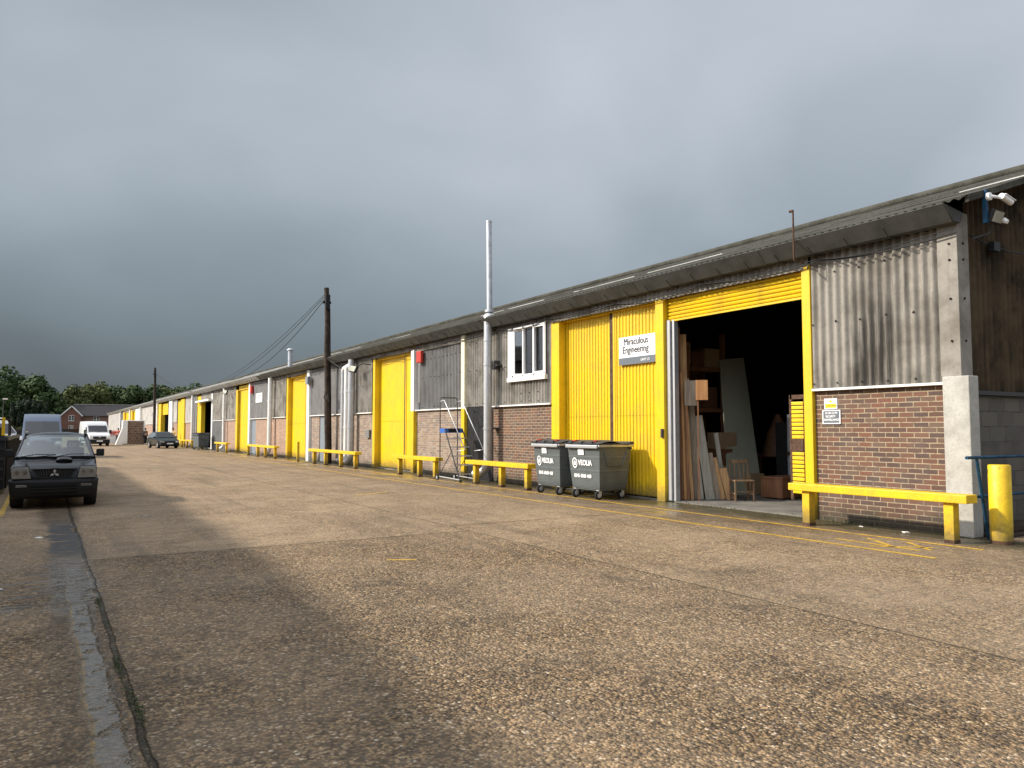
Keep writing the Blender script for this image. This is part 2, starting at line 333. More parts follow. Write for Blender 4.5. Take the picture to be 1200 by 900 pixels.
    h = nb.math('MULTIPLY', h, nb.math('SUBTRACT', 1.0, nb.math('MULTIPLY', water, .96)))
    nb.put(b.inputs['Normal'], nb.bump(h, 1., .02)); return m
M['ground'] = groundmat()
def grassmat():
    m, nt, b = newmat('rough_grass'); nb = NB(nt); v = objco(nb)
    nb.put(b.inputs['Base Color'], nb.mix(nb.noise(v, .4, 5), (.035,.05,.018), (.08,.09,.035))); b.inputs['Roughness'].default_value = .9; return m
M['grass'] = grassmat()

# ------------------------------------------------------------------ mesh builder
class MB:
    def __init__(s): s.v = []; s.f = []; s.m = []; s.sm = []; s.mats = []
    def mi(s, m):
        if m is None: return 0
        if m not in s.mats: s.mats.append(m)
        return s.mats.index(m)
    def add(s, vs, fs, mat=None, smooth=False):
        o = len(s.v); s.v += [tuple(p) for p in vs]; k = s.mi(mat)
        for f in fs: s.f.append([i+o for i in f]); s.m.append(k); s.sm.append(smooth)
        return s
    def box(s, x0, x1, y0, y1, z0, z1, mat=None, bev=0., T=None):
        if bev <= 0:
            vs = [(x, y, z) for z in (z0, z1) for y in (y0, y1) for x in (x0, x1)]
            fs = [(0,2,3,1),(4,5,7,6),(0,1,5,4),(2,6,7,3),(0,4,6,2),(1,3,7,5)]
        else:
            bm = bmesh.new(); bmesh.ops.create_cube(bm, size=1)
            for p in bm.verts: p.co = Vector(((x0+x1)/2+p.co.x*(x1-x0), (y0+y1)/2+p.co.y*(y1-y0), (z0+z1)/2+p.co.z*(z1-z0)))
            bev = min(bev, .45*min(x1-x0, y1-y0, z1-z0))
            bmesh.ops.bevel(bm, geom=bm.edges[:], offset=bev, segments=2, affect='EDGES', profile=.6)
            bm.verts.index_update(); vs = [p.co[:] for p in bm.verts]; fs = [[q.index for q in f.verts] for f in bm.faces]; bm.free()
        if T: vs = [T @ Vector(p) for p in vs]
        return s.add(vs, fs, mat)
    def tube(s, pts, r, mat=None, n=8, caps=True, smooth=True):
        pts = [Vector(p) for p in pts]; rs = r if isinstance(r, (list, tuple)) else [r]*len(pts)
        vs = []; fs = []; up = None
        for i, p in enumerate(pts):
            t = (pts[min(i+1, len(pts)-1)]-pts[max(i-1, 0)]).normalized()
            if up is None: up = Vector((0,0,1)) if abs(t.z) < .9 else Vector((1,0,0))
            a = t.cross(up).normalized(); bb = a.cross(t).normalized(); up = bb
            for k in range(n):
                q = 2*pi*k/n; vs.append(p+(a*cos(q)+bb*sin(q))*rs[i])
        for i in range(len(pts)-1):
            for k in range(n): fs.append((i*n+k, i*n+(k+1)%n, (i+1)*n+(k+1)%n, (i+1)*n+k))
        s.add(vs, fs, mat, smooth)
        if caps:
            s.add(vs[:n], [tuple(range(n))[::-1]], mat); s.add(vs[-n:], [tuple(range(n))], mat)
        return s
    def cyl(s, a, b, r, mat=None, n=20, smooth=True): return s.tube([a, b], r, mat, n, True, smooth)
    def prism(s, poly, axis, a, b, mat=None):
        """poly: 2D points; axis 0: (y,z) extruded along x; 1: (x,z) along y; 2: (x,y) along z"""
        def P(p, h): return (h, p[0], p[1]) if axis == 0 else ((p[0], h, p[1]) if axis == 1 else (p[0], p[1], h))
        n = len(poly); vs = [P(p, a) for p in poly]+[P(p, b) for p in poly]
        fs = [tuple(range(n))[::-1], tuple(range(n, 2*n))]+[(i, (i+1)%n, n+(i+1)%n, n+i) for i in range(n)]
        return s.add(vs, fs, mat)
    def quad(s, a, b, c, d, mat=None): return s.add([a, b, c, d], [(0,1,2,3)], mat)
    def corr_wall(s, x, y0, y1, z0, z1, pitch, amp, mat=None, shape='sine', jag=0., axis='y', seg=6, out=-1):
        """profiled sheet standing in the plane x, ribs vertical"""
        n = max(2, int((y1-y0)/pitch*seg)); vs = []
        trap = [0,0,1,1,1,0] if seg == 6 else None
        for i in range(n+1):
            t = y0+(y1-y0)*i/n; ph = (t/pitch) % 1.
            if shape == 'sine': d = amp*(.5+.5*cos(2*pi*ph))
            else:
                d = amp*(1 if ph < .42 else (1-(ph-.42)/.1 if ph < .52 else (0 if ph < .9 else (ph-.9)/.1)))
            xx = x+out*d
            for z in (z0, z1): vs.append((xx, t, z) if axis == 'y' else (t, xx, z))
        fs = [(2*i, 2*i+1, 2*i+3, 2*i+2) for i in range(n)]
        return s.add(vs, fs, mat, shape == 'sine')
    def build(s, name, mat, parent=None, loc=None, bevel=0., smoothall=False, recalc=True):
        me = bpy.data.meshes.new(name)
        vs = s.v
        if parent is not None and parent.get('_o'):
            o0 = parent['_o']; vs = [(a-o0[0], b-o0[1], c-o0[2]) for a, b, c in vs]
        me.from_pydata(vs, [], s.f)
        if s.mats and s.mats[0] is None: pass
        mats = s.mats if s.mats else [mat]
        for q in mats: me.materials.append(q)
        for i, p in enumerate(me.polygons): p.material_index = s.m[i] if s.mats else 0; p.use_smooth = s.sm[i] or smoothall
        if recalc:
            bm = bmesh.new(); bm.from_mesh(me); bmesh.ops.recalc_face_normals(bm, faces=bm.faces); bm.to_mesh(me); bm.free()
        o = bpy.data.objects.new(name, me); COL.objects.link(o)
        if parent is not None: o.parent = parent
        if loc: o.location = loc
        if bevel:
            bv = o.modifiers.new('bevel', 'BEVEL'); bv.width = bevel; bv.segments = 2; bv.limit_method = 'ANGLE'; bv.angle_limit = radians(40)
        return o
def tag(o, label=None, cat=None, group=None, kind=None):
    if label: o['label'] = label
    if cat: o['category'] = cat
    if group: o['group'] = group
    if kind: o['kind'] = kind
    return o
def empty(name, loc, label, cat, group=None, rz=0., origin=False):
    o = bpy.data.objects.new(name, None); COL.objects.link(o); o.location = loc; o.rotation_euler = (0,0,rz)
    o.empty_display_size = .2
    if origin: o['_o'] = list(loc)
    return tag(o, label, cat, group)
def kids(o): return [c for c in COL.objects if c.parent == o]
def copy_tree(o, parent=None):
    c = o.copy(); COL.objects.link(c)
    if parent: c.parent = parent
    for ch in kids(o): copy_tree(ch, c)
    return c
def text_mesh(name, txt, size, mat, parent, loc, right, up, extrude=.003, align='LEFT', spacing=1., bold=0., sx=1.):
    cu = bpy.data.curves.new(name, 'FONT'); cu.body = txt; cu.size = size; cu.extrude = extrude; cu.align_x = align
    cu.space_character = spacing; cu.offset = bold; cu.resolution_u = 4
    to = bpy.data.objects.new('tmp', cu); COL.objects.link(to)
    dg = bpy.context.evaluated_depsgraph_get(); me = bpy.data.meshes.new_from_object(to.evaluated_get(dg))
    bpy.data.objects.remove(to); bpy.data.curves.remove(cu)
    R = Vector(right); U = Vector(up); N = R.cross(U)
    me.transform(Matrix(((R.x*sx, U.x, N.x, loc[0]), (R.y*sx, U.y, N.y, loc[1]), (R.z*sx, U.z, N.z, loc[2]), (0,0,0,1))))
    me.materials.clear(); me.materials.append(mat)
    if parent is not None and parent.get('_o'): me.transform(Matrix.Translation(-Vector(parent['_o'])))
    o = bpy.data.objects.new(name, me); COL.objects.link(o); o.parent = parent; return o

# ------------------------------------------------------------------ setting
g = MB(); g.add([(-900,-300,0),(900,-300,0),(900,1600,0),(-900,1600,0)], [(0,1,2,3)])
# the yard's concrete as one sheet; grass lies round it
gr = g.build('ground', M['grass'], loc=(0,0,-.02)); tag(gr, kind='structure')
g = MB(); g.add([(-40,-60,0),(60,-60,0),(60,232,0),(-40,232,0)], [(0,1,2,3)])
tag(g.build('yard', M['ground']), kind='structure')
XD = 11.9
mk = MB(); z = .004
for x, y0, y1 in ((9.53,5.5,62.), (10.72,5.55,62.)):
    y = y0
    while y < y1:
        e = min(y+1.6, y1); w = .045; j = .012*sin(y*1.7+x)
        mk.quad((x-w+j,y,z),(x+w+j,y,z),(x+w+j*.6,e,z),(x-w+j*.6,e,z)); y = e
for x, y0, y1 in ((-.62,17.2,60), (-.92,15.,60)): mk.quad((x-.045,y0,z),(x+.045,y0,z),(x+.045,y1,z),(x-.045,y1,z))
def stroke(a, b, w):
    a = Vector((*a, z)); b = Vector((*b, z)); d = (b-a).normalized(); n = Vector((-d.y, d.x, 0))*w/2
    mk.quad(a-n, b-n, b+n, a+n)
stroke((10.0,7.25),(9.95,5.95),.07); stroke((10.45,7.05),(9.98,6.35),.07); stroke((9.75,6.55),(10.35,6.0),.07); stroke((10.55,6.5),(10.1,5.9),.06)
stroke((3.66,8.95),(3.98,8.78),.06); stroke((6.6,18.2),(7.6,18.6),.10)
tag(mk.build('road_marking', M['roadyellow'], recalc=False), kind='structure')
fl = MB().box(11.95, 27.8, 6.6, 182, -.05, .03); tag(fl.build('workshop_floor', M['floor_in']), kind='structure')

# ------------------------------------------------------------------ long warehouse
WH = empty('warehouse', (XD, 6.3, 0), 'very long low warehouse with corrugated walls, brick base and yellow doors', 'warehouse', origin=True)
LZ = 2.29; TOPZ = 4.74
def sub(mb, name, mat, parent, **k):
    """child of a warehouse part: shares the warehouse origin"""
    mb.v = [(a-WH['_o'][0], b-WH['_o'][1], c-WH['_o'][2]) for a, b, c in mb.v]
    o = mb.build(name, mat, None, **k); o.parent = parent; return o
def brickp(y0, y1, mat='brick', z1=LZ):
    MB().box(11.9, 12.1, y0, y1, -.02, z1).build('brick_panel', M[mat], WH)
def ledge(y0, y1):
    MB().box(11.80, 12.05, y0, y1, LZ+.002, LZ+.042).build('ledge', M['white'], WH)
def clad(y0, y1, kind='fibre', z0=2.34, z1=TOPZ, x=11.9, pitch=.15, amp=.062, bolts=True, name='cladding_panel'):
    m = MB(); shape = 'sine' if kind.startswith('fibre') else 'trap'
    seg = 8 if y0 < 40 else (6 if y0 < 80 else 5)
    m.corr_wall(x, y0, y1, z0, z1, pitch, amp, M[kind], shape, seg=seg if shape == 'sine' else 20)
    m.box(x+.02, x+.10, y0, y1, z0, z1, M['lining'])
    if bolts and y0 < 60:
        for zz in (z0+.08, z0+1.15, z1-.35):
            t = math.ceil(y0/(pitch*3))*pitch*3
            while t < y1-.03:
                if random.random() < .8: m.cyl((x-amp-.012, t, zz+random.uniform(-.03,.03)), (x-amp+.01, t, zz), .016, M['darkmetal'], 6)
                t += pitch*3
    o = m.build(name, None, WH, recalc=False); return o
def post(y0, y1, z0, z1, mat, x0=11.80, x1=12.12, name='post'):
    return MB().box(x0, x1, y0, y1, z0, z1).build(name, M[mat], WH, bevel=.008)
def skirt(y0, y1, z0=4.47):
    MB().corr_wall(11.84, y0, y1, z0, TOPZ+.08, .15, .045, M['fibre'], 'sine', seg=8).build('cladding_skirt', M['fibre'], WH, recalc=False)
def blank(y0, y1, z0, z1, x0=12.02, x1=12.1, mat='dark', name='wall_panel'):
    MB().box(x0, x1, y0, y1, z0, z1).build(name, M[mat], WH)
def sliding(y0, y1, cheek, split, top=4.5, ribs=True, ribs2=None):
    """recessed yellow sliding doors: far jamb cheek, rear leaf, front leaf, lintel"""
    fr = MB()
    fr.box(11.86, 12.2, y1, y1+cheek, 0, top+.05); fr.box(11.95, 12.2, y0-.02, y1, top, top+.3)
    d = fr.build('door_frame', M['yellow'], WH, bevel=.006)
    for a, b, x in ((y0, split-.10, 12.04), (split+.06, y1-.02, 12.12)):
        m = MB()
        for q0, q1 in ((.08, 1.93), (1.94, top+.02)):
            if ribs: m.corr_wall(x, a, b, q0, q1, .12, .022, None, 'trap', seg=20)
            else: m.box(x-.012, x, a, b, q0, q1)
        m.box(x+.002, x+.05, a, b, .06, top)
        m.box(x-.035, x+.002, b-.07, b, .06, top)
        sub(m, 'door_leaf', M['yellow'], d, recalc=False)
    sub(MB().box(12.025, 12.06, split-.11, split+.05, .05, top), 'door_gap', M['iron'], d)
    return d
def downpipe(y, r, z0=.35, z1=4.7, x=11.68, mat='galv', elbow=True, bands=(1.7, 3.3)):
    m = MB(); pts = [(x, y, z1), (x, y, z0+.1)]
    if elbow: pts += [(x-.02, y+.03, z0), (x-.1, y+.12, z0-.12), (x-.2, y+.2, z0-.17)]
    m.tube(pts, r, None, 14)
    for b in bands: m.cyl((x, y, b-.04), (x, y, b+.04), r*1.13, None, 14)
    return m.build('downpipe', M[mat], WH)
# near corner
post(6.62, 6.2, 2.41, 4.9, 'concrete', 11.80, 12.14, 'corner_pillar') if False else None
MB().box(11.75, 12.02, 6.20, 6.60, 0, 2.41).build('corner_pillar', M['concrete'], WH, bevel=.015)
up = MB(); up.box(11.80, 12.12, 6.33, 6.64, 2.41, 4.93, M['fibre'])
for zz in (2.95, 3.6, 4.2, 4.45):
    up.cyl((11.785, 6.45, zz), (11.80, 6.45, zz), .018, M['dark'], 8); up.cyl((11.95, 6.315, zz), (11.95, 6.33, zz), .018, M['dark'], 8)
up.build('corner_flashing', None, WH, bevel=.01)
brickp(6.60, 8.98); clad(6.62, 8.98, 'fibre_streaked', pitch=.157, amp=.07); ledge(6.61, 8.98)
# yellow opening frame and shutter
post(8.99, 9.17, 0, 4.60, 'yellow', 11.82, 12.12)
post(12.86, 13.12, 0, 4.55, 'yellow', 11.82, 12.10)
gd = MB(); gd.box(11.90, 11.98, 12.74, 12.84, 0.03, 4.05, M['galv']); gd.box(11.94, 12.06, 12.64, 12.70, .03, 4.05, M['galv']); gd.box(11.98, 12.08, 12.70, 12.74, .03, 4.05, M['dark'])
gd.build('shutter_guide', None, WH)
sh = MB()
prof = []
nS = 7
for i in range(nS):
    zb = 4.06+i*.082
    prof += [(11.98, zb), (11.945, zb+.015), (11.935, zb+.045), (11.955, zb+.07), (11.98, zb+.078)]
vs = []; fs = []
for (px, pz) in prof: vs += [(px, 9.17, pz), (px, 12.84, pz)]
for i in range(len(prof)-1): fs.append((2*i, 2*i+1, 2*i+3, 2*i+2))
sh.add(vs, fs); sh.box(11.95, 12.0, 9.17, 12.84, 4.02, 4.06); sh.box(11.99, 12.03, 9.17, 12.84, 4.06, 4.9)
so = sh.build('roller_shutter', M['yellow'], WH, recalc=False)
MB().box(12.03, 12.4, 9.2, 12.84, 4.1, 4.6).build('shutter_box', M['lining'], WH)
skirt(9.0, 17.35, 4.52)
# louvred steel shutter folded inside the right jamb
lv = MB(); lv.box(12.0, 12.06, 9.27, 9.32, .3, 2.25, M['iron']); lv.box(12.0, 12.06, 9.32, 9.62, 2.17, 2.25, M['iron']); lv.box(12.0, 12.06, 9.58, 9.64, .3, 2.25, M['iron'])
for i in range(22):
    zz = .42+i*.078
    if 10 <= i <= 12: continue
    lv.box(11.985, 12.01, 9.32, 9.58, zz, zz+.062, M['yellow'], .008)
lv.box(11.985, 12.02, 9.33, 9.58, .42+10*.078, .42+13*.078, M['iron'])
lo = lv.build('louvred_gate', None, WH)
sliding(13.12, 17.0, .37, 14.98)
hd = MB().box(11.77, 11.83, 12.88, 12.94, 1.42, 1.62, bev=.01); hd.build('latch', M['darkmetal'], WH)
# bay with window
brickp(17.37, 20.62); ledge(17.37, 20.62)
wy0, wy1, wz0, wz1 = 17.55, 19.35, 3.13, 4.60
clad(19.36, 20.62); clad(17.37, 17.54); clad(17.55, 19.35, z0=2.34, z1=3.02); clad(17.55, 19.35, z0=4.6, z1=TOPZ, bolts=False)
wf = MB(); xf = 11.80
for a in ((wy0, wy0+.07), (wy1-.07, wy1), (wy0+.60, wy0+.68), (wy0+1.17, wy0+1.23)): wf.box(xf, 11.98, a[0], a[1], wz0, wz1)
wf.box(xf, 11.98, wy0, wy1, wz1-.07, wz1); wf.box(xf, 11.98, wy0, wy1, wz0, wz0+.07)
wf.box(11.78, 11.85, wy0-.22*0, wy0+.02, wz0-.1, wz1+.02); wf.box(11.79, 11.86, wy1, wy1+.22, wz0, wz1)
wo = wf.build('window', M['pvc'], WH, bevel=.006)
def under(parent, o): o.parent = parent; o.location = -parent.location if parent.get('_o') is None else (0,0,0); return o
sub(MB().box(11.87, 11.88, wy0+.02, wy1-.62, wz0+.05, wz1-.05), 'pane', M['glass'], wo)
sub(MB().box(11.74, 11.86, wy0-.02, wy1+.2, wz0-.13, wz0-.002), 'sill', M['white'], wo, bevel=.006)
# right casement frame is heavier; left casement stands open
cs = MB(); c0 = wy0+.05; c1 = wy0+.63
for a in ((c0, c0+.06), (c1-.06, c1)): cs.box(11.775, 11.82, a[0], a[1], wz0+.05, wz1-.05)
cs.box(11.775, 11.82, c0+.06, c1-.06, wz1-.11, wz1-.05); cs.box(11.775, 11.82, c0+.06, c1-.06, wz0+.05, wz0+.11)
sub(cs, 'casement', M['pvc'], wo, bevel=.005)
T = Matrix.Translation((11.80, wy1-.08, 0)) @ Matrix.Rotation(radians(38), 4, 'Z')
cs = MB(); L = .55
for a in ((-L, -L+.06), (-.06, 0)): cs.box(-.045, 0, a[0], a[1], wz0+.05, wz1-.05, M['pvc'], T=T)
cs.box(-.045, 0, -L+.06, -.06, wz1-.11, wz1-.05, M['pvc'], T=T); cs.box(-.045, 0, -L+.06, -.06, wz0+.05, wz0+.11, M['pvc'], T=T)
cs.box(-.025, -.02, -L+.06, -.06, wz0+.11, wz1-.11, M['glass'], T=T)
sub(cs, 'open_casement', None, wo)
# room behind the window: pale ceiling edge and stacked clutter
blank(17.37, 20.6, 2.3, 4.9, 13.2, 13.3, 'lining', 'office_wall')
# dark strip bay
clad(20.62, 22.3); MB().box(11.88, 12.02, 20.62, 22.3, 0, LZ+.04).build('steel_panel', M['black'], WH)
MB().box(11.78, 12.05, 22.32, 22.55, LZ, 4.72).build('post', M['cream'], WH); post(22.32, 22.55, 0, LZ, 'yellow', 11.78, 12.05)
brickp(22.56, 26.58, 'brick_buff'); ledge(22.56, 26.28)
clad(22.56, 26.0, 'metalclad', pitch=.11, amp=.03, z1=4.52); blank(26.0, 26.3, 2.34, 4.7, 11.98, 12.1, 'dark')
MB().box(11.88, 11.95, 26.04, 26.2, 2.6, 4.6).build('wall_panel', M['metalclad'], WH)
skirt(22.6, 26.3, 4.5)
MB().box(11.76, 12.05, 26.32, 26.58, LZ, 4.62).build('post', M['white'], WH); post(26.32, 26.58, 0, LZ, 'yellow', 11.76, 12.05)
sliding(26.6, 30.5, .24, 27.75, ribs=False); skirt(26.6, 30.7, 4.57)
brickp(30.75, 37.1, 'brick_buff'); ledge(30.75, 32.9); ledge(33.0, 39.5)
clad(30.75, 33.0); clad(33.02, 39.5, 'metalclad', pitch=.19, amp=.02)
MB().box(11.93, 12.0, 37.13, 38.1, .02, 2.27).build('side_door', M['greydoor'], WH); brickp(38.13, 39.5, 'brick_buff')
MB().box(11.92, 12.1, 37.1, 37.13, 0, 2.28).build('post', M['black'], WH)
MB().box(11.76, 12.05, 39.53, 39.95, 0, 4.7).build('post', M['white'], WH)
downpipe(32.72, .15, mat='galv', x=11.62); downpipe(33.45, .11, z1=4.35, mat='white', x=11.66); downpipe(34.05, .10, z1=4.35, mat='galv', x=11.7)
MB().tube([(11.66,33.45,4.3),(11.66,33.3,4.45),(11.66,32.8,4.5)], .1, None, 10).tube([(11.7,34.05,4.3),(11.7,33.9,4.4),(11.66,33.0,4.5)], .1, None, 10).build('pipe_elbow', M['white'], WH)
sliding(40.0, 43.9, .33, 40.95, ribs=False); skirt(40, 44.2, 4.57)
brickp(44.25, 51.7, 'brick_orange'); ledge(44.25, 52.9); clad(44.25, 48.0); clad(48.0, 52.9, 'metalclad', pitch=.2, amp=.02)
MB().box(11.93, 12.0, 51.75, 52.8, .02, 2.27).build('side_door', M['greydoor'], WH)
downpipe(46.9, .13, mat='white', x=11.6)
MB().box(11.76, 12.05, 52.95, 53.35, 0, 4.7).build('post', M['white'], WH)
sliding(53.4, 57.2, .55, 57.0, ribs=False, top=4.4)
brickp(57.8, 61.4, 'brick_orange'); clad(57.8, 66.4); ledge(57.8, 66.3)
MB().corr_wall(11.9, 61.4, 66.4, 0, LZ, .3, .05, M['metalclad'], 'trap', seg=20).box(11.95, 12.1, 61.4, 66.4, 0, LZ, M['lining']).build('cladding_panel', None, WH, recalc=False)
downpipe(60.9, .10, mat='white', x=11.65)
MB().box(11.82, 12.0, 66.5, 67.0, 0, 4.6).build('door_frame', M['white'], WH)
MB().box(11.5, 12.0, 66.6, 73.0, 3.98, 4.12).build('awning', M['white'], WH)
clad(67.0, 72.0, z0=4.2)
MB().box(11.86, 12.2, 72.0, 73.9, 0, 4.6).build('door_leaf', M['yellow'], WH)
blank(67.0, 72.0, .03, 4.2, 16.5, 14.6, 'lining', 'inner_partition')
MB().box(11.8, 12.1, 73.9, 75.7, 0, 4.7).build('wall_panel', M['metalclad'], WH)
downpipe(75.0, .10, mat='white', x=11.6)
brickp(75.7, 80.6, 'brick_orange'); clad(75.7, 80.6, 'fibre_white'); ledge(75.7, 80.6)
MB().box(11.75, 12.15, 80.7, 82.9, 0, 4.6).build('door_leaf', M['yellow'], WH); MB().box(11.95, 12.15, 82.9, 86.2, 0, 4.6).build('door_leaf', M['yellow'], WH)
blank(82.6, 83.3, .0, 4.6, 11.92, 11.96, 'iron', 'door_gap')
brickp(86.3, 88.6, 'brick_orange'); clad(86.3, 88.6, 'fibre_white')
MB().box(11.7, 12.1, 88.7, 91.2, 0, 4.7).build('post', M['white'], WH)
blank(91.3, 93.2, 0, 4.7, 12.02, 12.1, 'iron', 'wall_panel')
MB().box(11.9, 12.05, 93.3, 97.6, 3.3, 4.6).build('door_leaf', M['yellow'], WH); blank(93.3, 97.6, 0, 3.3, 13.4, 13.5, 'lining', 'inner_partition')
MB().box(11.7, 12.15, 97.7, 100.5, 0, 4.6).build('door_leaf', M['yellow'], WH)
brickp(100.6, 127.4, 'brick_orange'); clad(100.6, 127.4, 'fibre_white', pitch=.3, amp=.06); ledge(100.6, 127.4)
MB().box(11.8, 12.0, 104, 104.8, 0, LZ).build('post', M['yellow'], WH)
MB().box(11.75, 11.95, 122, 127.2, 0, 4.7).build('wall_panel', M['white'], WH)
for y0, y1 in ((127.4, 134.), (138., 147.2)):
    MB().box(11.95, 12.2, y0, y1, 0, 4.5).build('door_leaf', M['yellow'], WH); MB().box(11.7, 12.2, y1-2.6, y1-.1, 0, 4.55).build('door_frame', M['yellow'], WH)
    clad(y0, y1, 'fibre_white', z0=4.5, x=11.85)
MB().box(11.8, 12.1, 134., 138., 0, 4.7).build('wall_panel', M['white'], WH)
brickp(147.2, 154.2); clad(147.2, 154.2, 'metalclad', pitch=.3)
MB().corr_wall(11.8, 154.2, 182.5, 0, 4.8, .35, .03, M['fibre_white'], 'trap', seg=20).box(11.85, 12.1, 154.2, 182.5, 0, 4.8, M['white']).build('wall_panel', None, WH, recalc=False)
for y in (100., 118.5, 133.8, 151.): downpipe(y, .14, mat='white', x=11.6, elbow=False)
# back and end walls, partitions
RX, RZ, EX, EZ = 19.9, 7.78, 11.42, 4.985
def roofz(x): return EZ+(RZ-EZ)*(x-EX)/(RX-EX) if x < RX else RZ-(x-RX)*(RZ-EZ)/(RX-EX)
bx = 2*RX-XD
MB().box(bx-.1, bx+.1, 6.3, 182.5, 0, 4.9).build('back_wall', M['metalclad'], WH)
def gable(y, mat, name, thick=.1, x0=12.1, z0=0):
    MB().prism([(x0, z0), (bx-.12, z0), (bx-.12, roofz(bx)-.12), (RX, RZ-.12), (x0, roofz(x0)-.12)], 1, y, y+thick).build(name, M[mat], WH)
gable(182.4, 'fibre_white', 'end_wall')
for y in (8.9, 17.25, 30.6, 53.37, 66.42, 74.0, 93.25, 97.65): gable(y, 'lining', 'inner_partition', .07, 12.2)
# near gable: concrete blocks below, stained corrugated sheet above
MB().box(12.03, bx-.12, 6.36, 6.58, 0, 2.13).build('block_wall', M['block'], WH)
MB().box(12.03, bx-.12, 6.30, 6.60, 2.135, 2.2).build('ledge', M['darkmetal'], WH)
gm = MB(); n = int((bx-12.03)/.15*8); vs = []; fs = []
for i in range(n+1):
    x = 12.03+(bx-12.15)*i/n*(bx-12.15)/(bx-12.15) if False else 12.03+(bx-.12-12.03)*i/n
    yy = 6.38-.05*(.5+.5*cos(2*pi*x/.15)); vs += [(x, yy, 2.2), (x, yy, roofz(x)-.08)]
for i in range(n): fs.append((2*i, 2*i+1, 2*i+3, 2*i+2))
gm.add(vs, fs, M['fibre_dark'], True); gm.prism([(12.03, 2.2), (bx-.12, 2.2), (bx-.12, roofz(bx)-.12), (RX, RZ-.12), (12.03, roofz(12.03)-.12)], 1, 6.40, 6.5, M['lining'])
gm.build('gable_cladding', None, WH, recalc=False)
# roof: profiled sheets in lapped courses
def roof_slab(y0, y1, mat, name, side=1, lift=0., rows=5, seg=6, pitch=.15):
    m = MB(); n = int((y1-y0)/pitch*seg)
    for r in range(rows):
        a = r/rows; b = (r+1)/rows+.012
        xa, xb = EX+(RX-EX)*a, EX+(RX-EX)*min(b, 1)
        za, zb = roofz(xa)+.012+lift, roofz(xb)-.012+lift
        if side < 0: xa, xb = 2*RX-xa, 2*RX-xb
        vs = []
        for i in range(n+1):
            t = y0+(y1-y0)*i/n; d = .038*(.5+.5*cos(2*pi*t/pitch))
            vs += [(xa, t, za+d), (xb, t, zb+d), (xa, t, za-.02+d)]
        fs = []
        for i in range(n): fs.append((3*i, 3*i+1, 3*i+4, 3*i+3))
        m.add(vs, fs, M[mat], True)
        m.add(vs, [(3*i, 3*i+3, 3*i+5, 3*i+2) for i in range(n)], M[mat] if r == 0 else M[mat])
    return m.build(name, None, WH, recalc=False)
rf = roof_slab(5.98, 48.9, 'roof', 'roof')
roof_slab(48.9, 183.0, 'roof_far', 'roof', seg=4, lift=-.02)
MB().add([(RX, 5.98, RZ+.02), (2*RX-EX, 5.98, EZ), (2*RX-EX, 183, EZ), (RX, 183, RZ+.02)], [(0,1,2,3)]).build('roof', M['roof'], WH, recalc=False)
# underside boards closing the roof
MB().add([(EX+.12, 6.0, EZ-.0), (RX, 6.0, RZ-.04), (RX, 183, RZ-.04), (EX+.12, 183, EZ-.0)], [(0,3,2,1)]).build('roof_lining', M['lining'], WH, recalc=False)
sub(MB().tube([(RX, 5.95, RZ+.07), (RX, 183, RZ+.07)], .11, None, 8), 'ridge_cap', M['roof'], rf)
# lap strips: broken pale edges where sheets overlap
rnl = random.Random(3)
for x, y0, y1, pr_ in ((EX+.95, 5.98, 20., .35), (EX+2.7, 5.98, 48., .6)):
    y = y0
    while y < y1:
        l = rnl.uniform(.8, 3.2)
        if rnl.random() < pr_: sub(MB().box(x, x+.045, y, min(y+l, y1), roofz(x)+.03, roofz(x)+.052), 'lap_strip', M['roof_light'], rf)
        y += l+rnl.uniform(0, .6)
# verge board at near gable
MB().add([(EX+.05, 5.96, EZ-.05), (RX, 5.96, RZ-.05), (RX, 5.96, RZ+.06), (EX+.05, 5.96, EZ+.05), (EX+.05, 6.02, EZ-.05), (RX, 6.02, RZ-.05), (RX, 6.02, RZ+.06), (EX+.05, 6.02, EZ+.05)], [(0,1,2,3),(4,7,6,5),(0,4,5,1),(3,2,6,7),(0,3,7,4)]).build('verge_board', M['roof'], WH)
# gutter
GP = [(11.36, 4.97), (11.60, 4.73), (11.80, 4.73), (11.86, 4.90), (11.84, 4.91), (11.78, 4.75), (11.615, 4.75), (11.385, 4.985)]
gu = MB()
for y0, y1 in [(6.28+i*3.6, 6.28+(i+1)*3.6-.005) for i in range(12)]:
    gu.prism(GP, 1, y0, y1); gu.prism([(a-.008 if a < 11.6 else a+.004, b-.006) for a, b in GP], 1, y1-.09, y1+.09)
gu.prism([(11.37,4.965),(11.60,4.74),(11.80,4.74),(11.85,4.9)], 1, 6.26, 6.275)
GU = gu.build('gutter', M['gutter'], WH)
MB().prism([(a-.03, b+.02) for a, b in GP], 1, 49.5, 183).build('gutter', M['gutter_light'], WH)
brk = None
for i in range(99):
    y = 7.3+i*.72
    if brk is None:
        m = MB(); m.tube([(11.43,y,4.84),(11.46,y,4.82),(11.60,y,4.705),(11.84,y,4.72)], .009, None, 6); brk = sub(m, 'bracket', M['darkmetal'], GU); bme = brk; y00 = y
    else:
        c = bme.copy(); COL.objects.link(c); c.location.y = y-y00
cb = MB(); pts = []
for i in range(150):
    y = 6.3+i*.3; s_ = (y % 2.9)/2.9; pts.append((11.74, y, 4.63-.10*4*s_*(1-s_)+.02*sin(y*1.3)))
cb.tube(pts, .012, None, 5); pts = [(p[0]-.03, p[1], p[2]+.04+.03*sin(p[1]*2.1)) for p in pts]; cb.tube(pts, .008, None, 5)
cb.build('cable', M['plastic'], WH)

# ------------------------------------------------------------------ things on and near the wall
def onwall_root(name, loc, label, cat, group=None): return empty(name, loc, label, cat, group, origin=True)
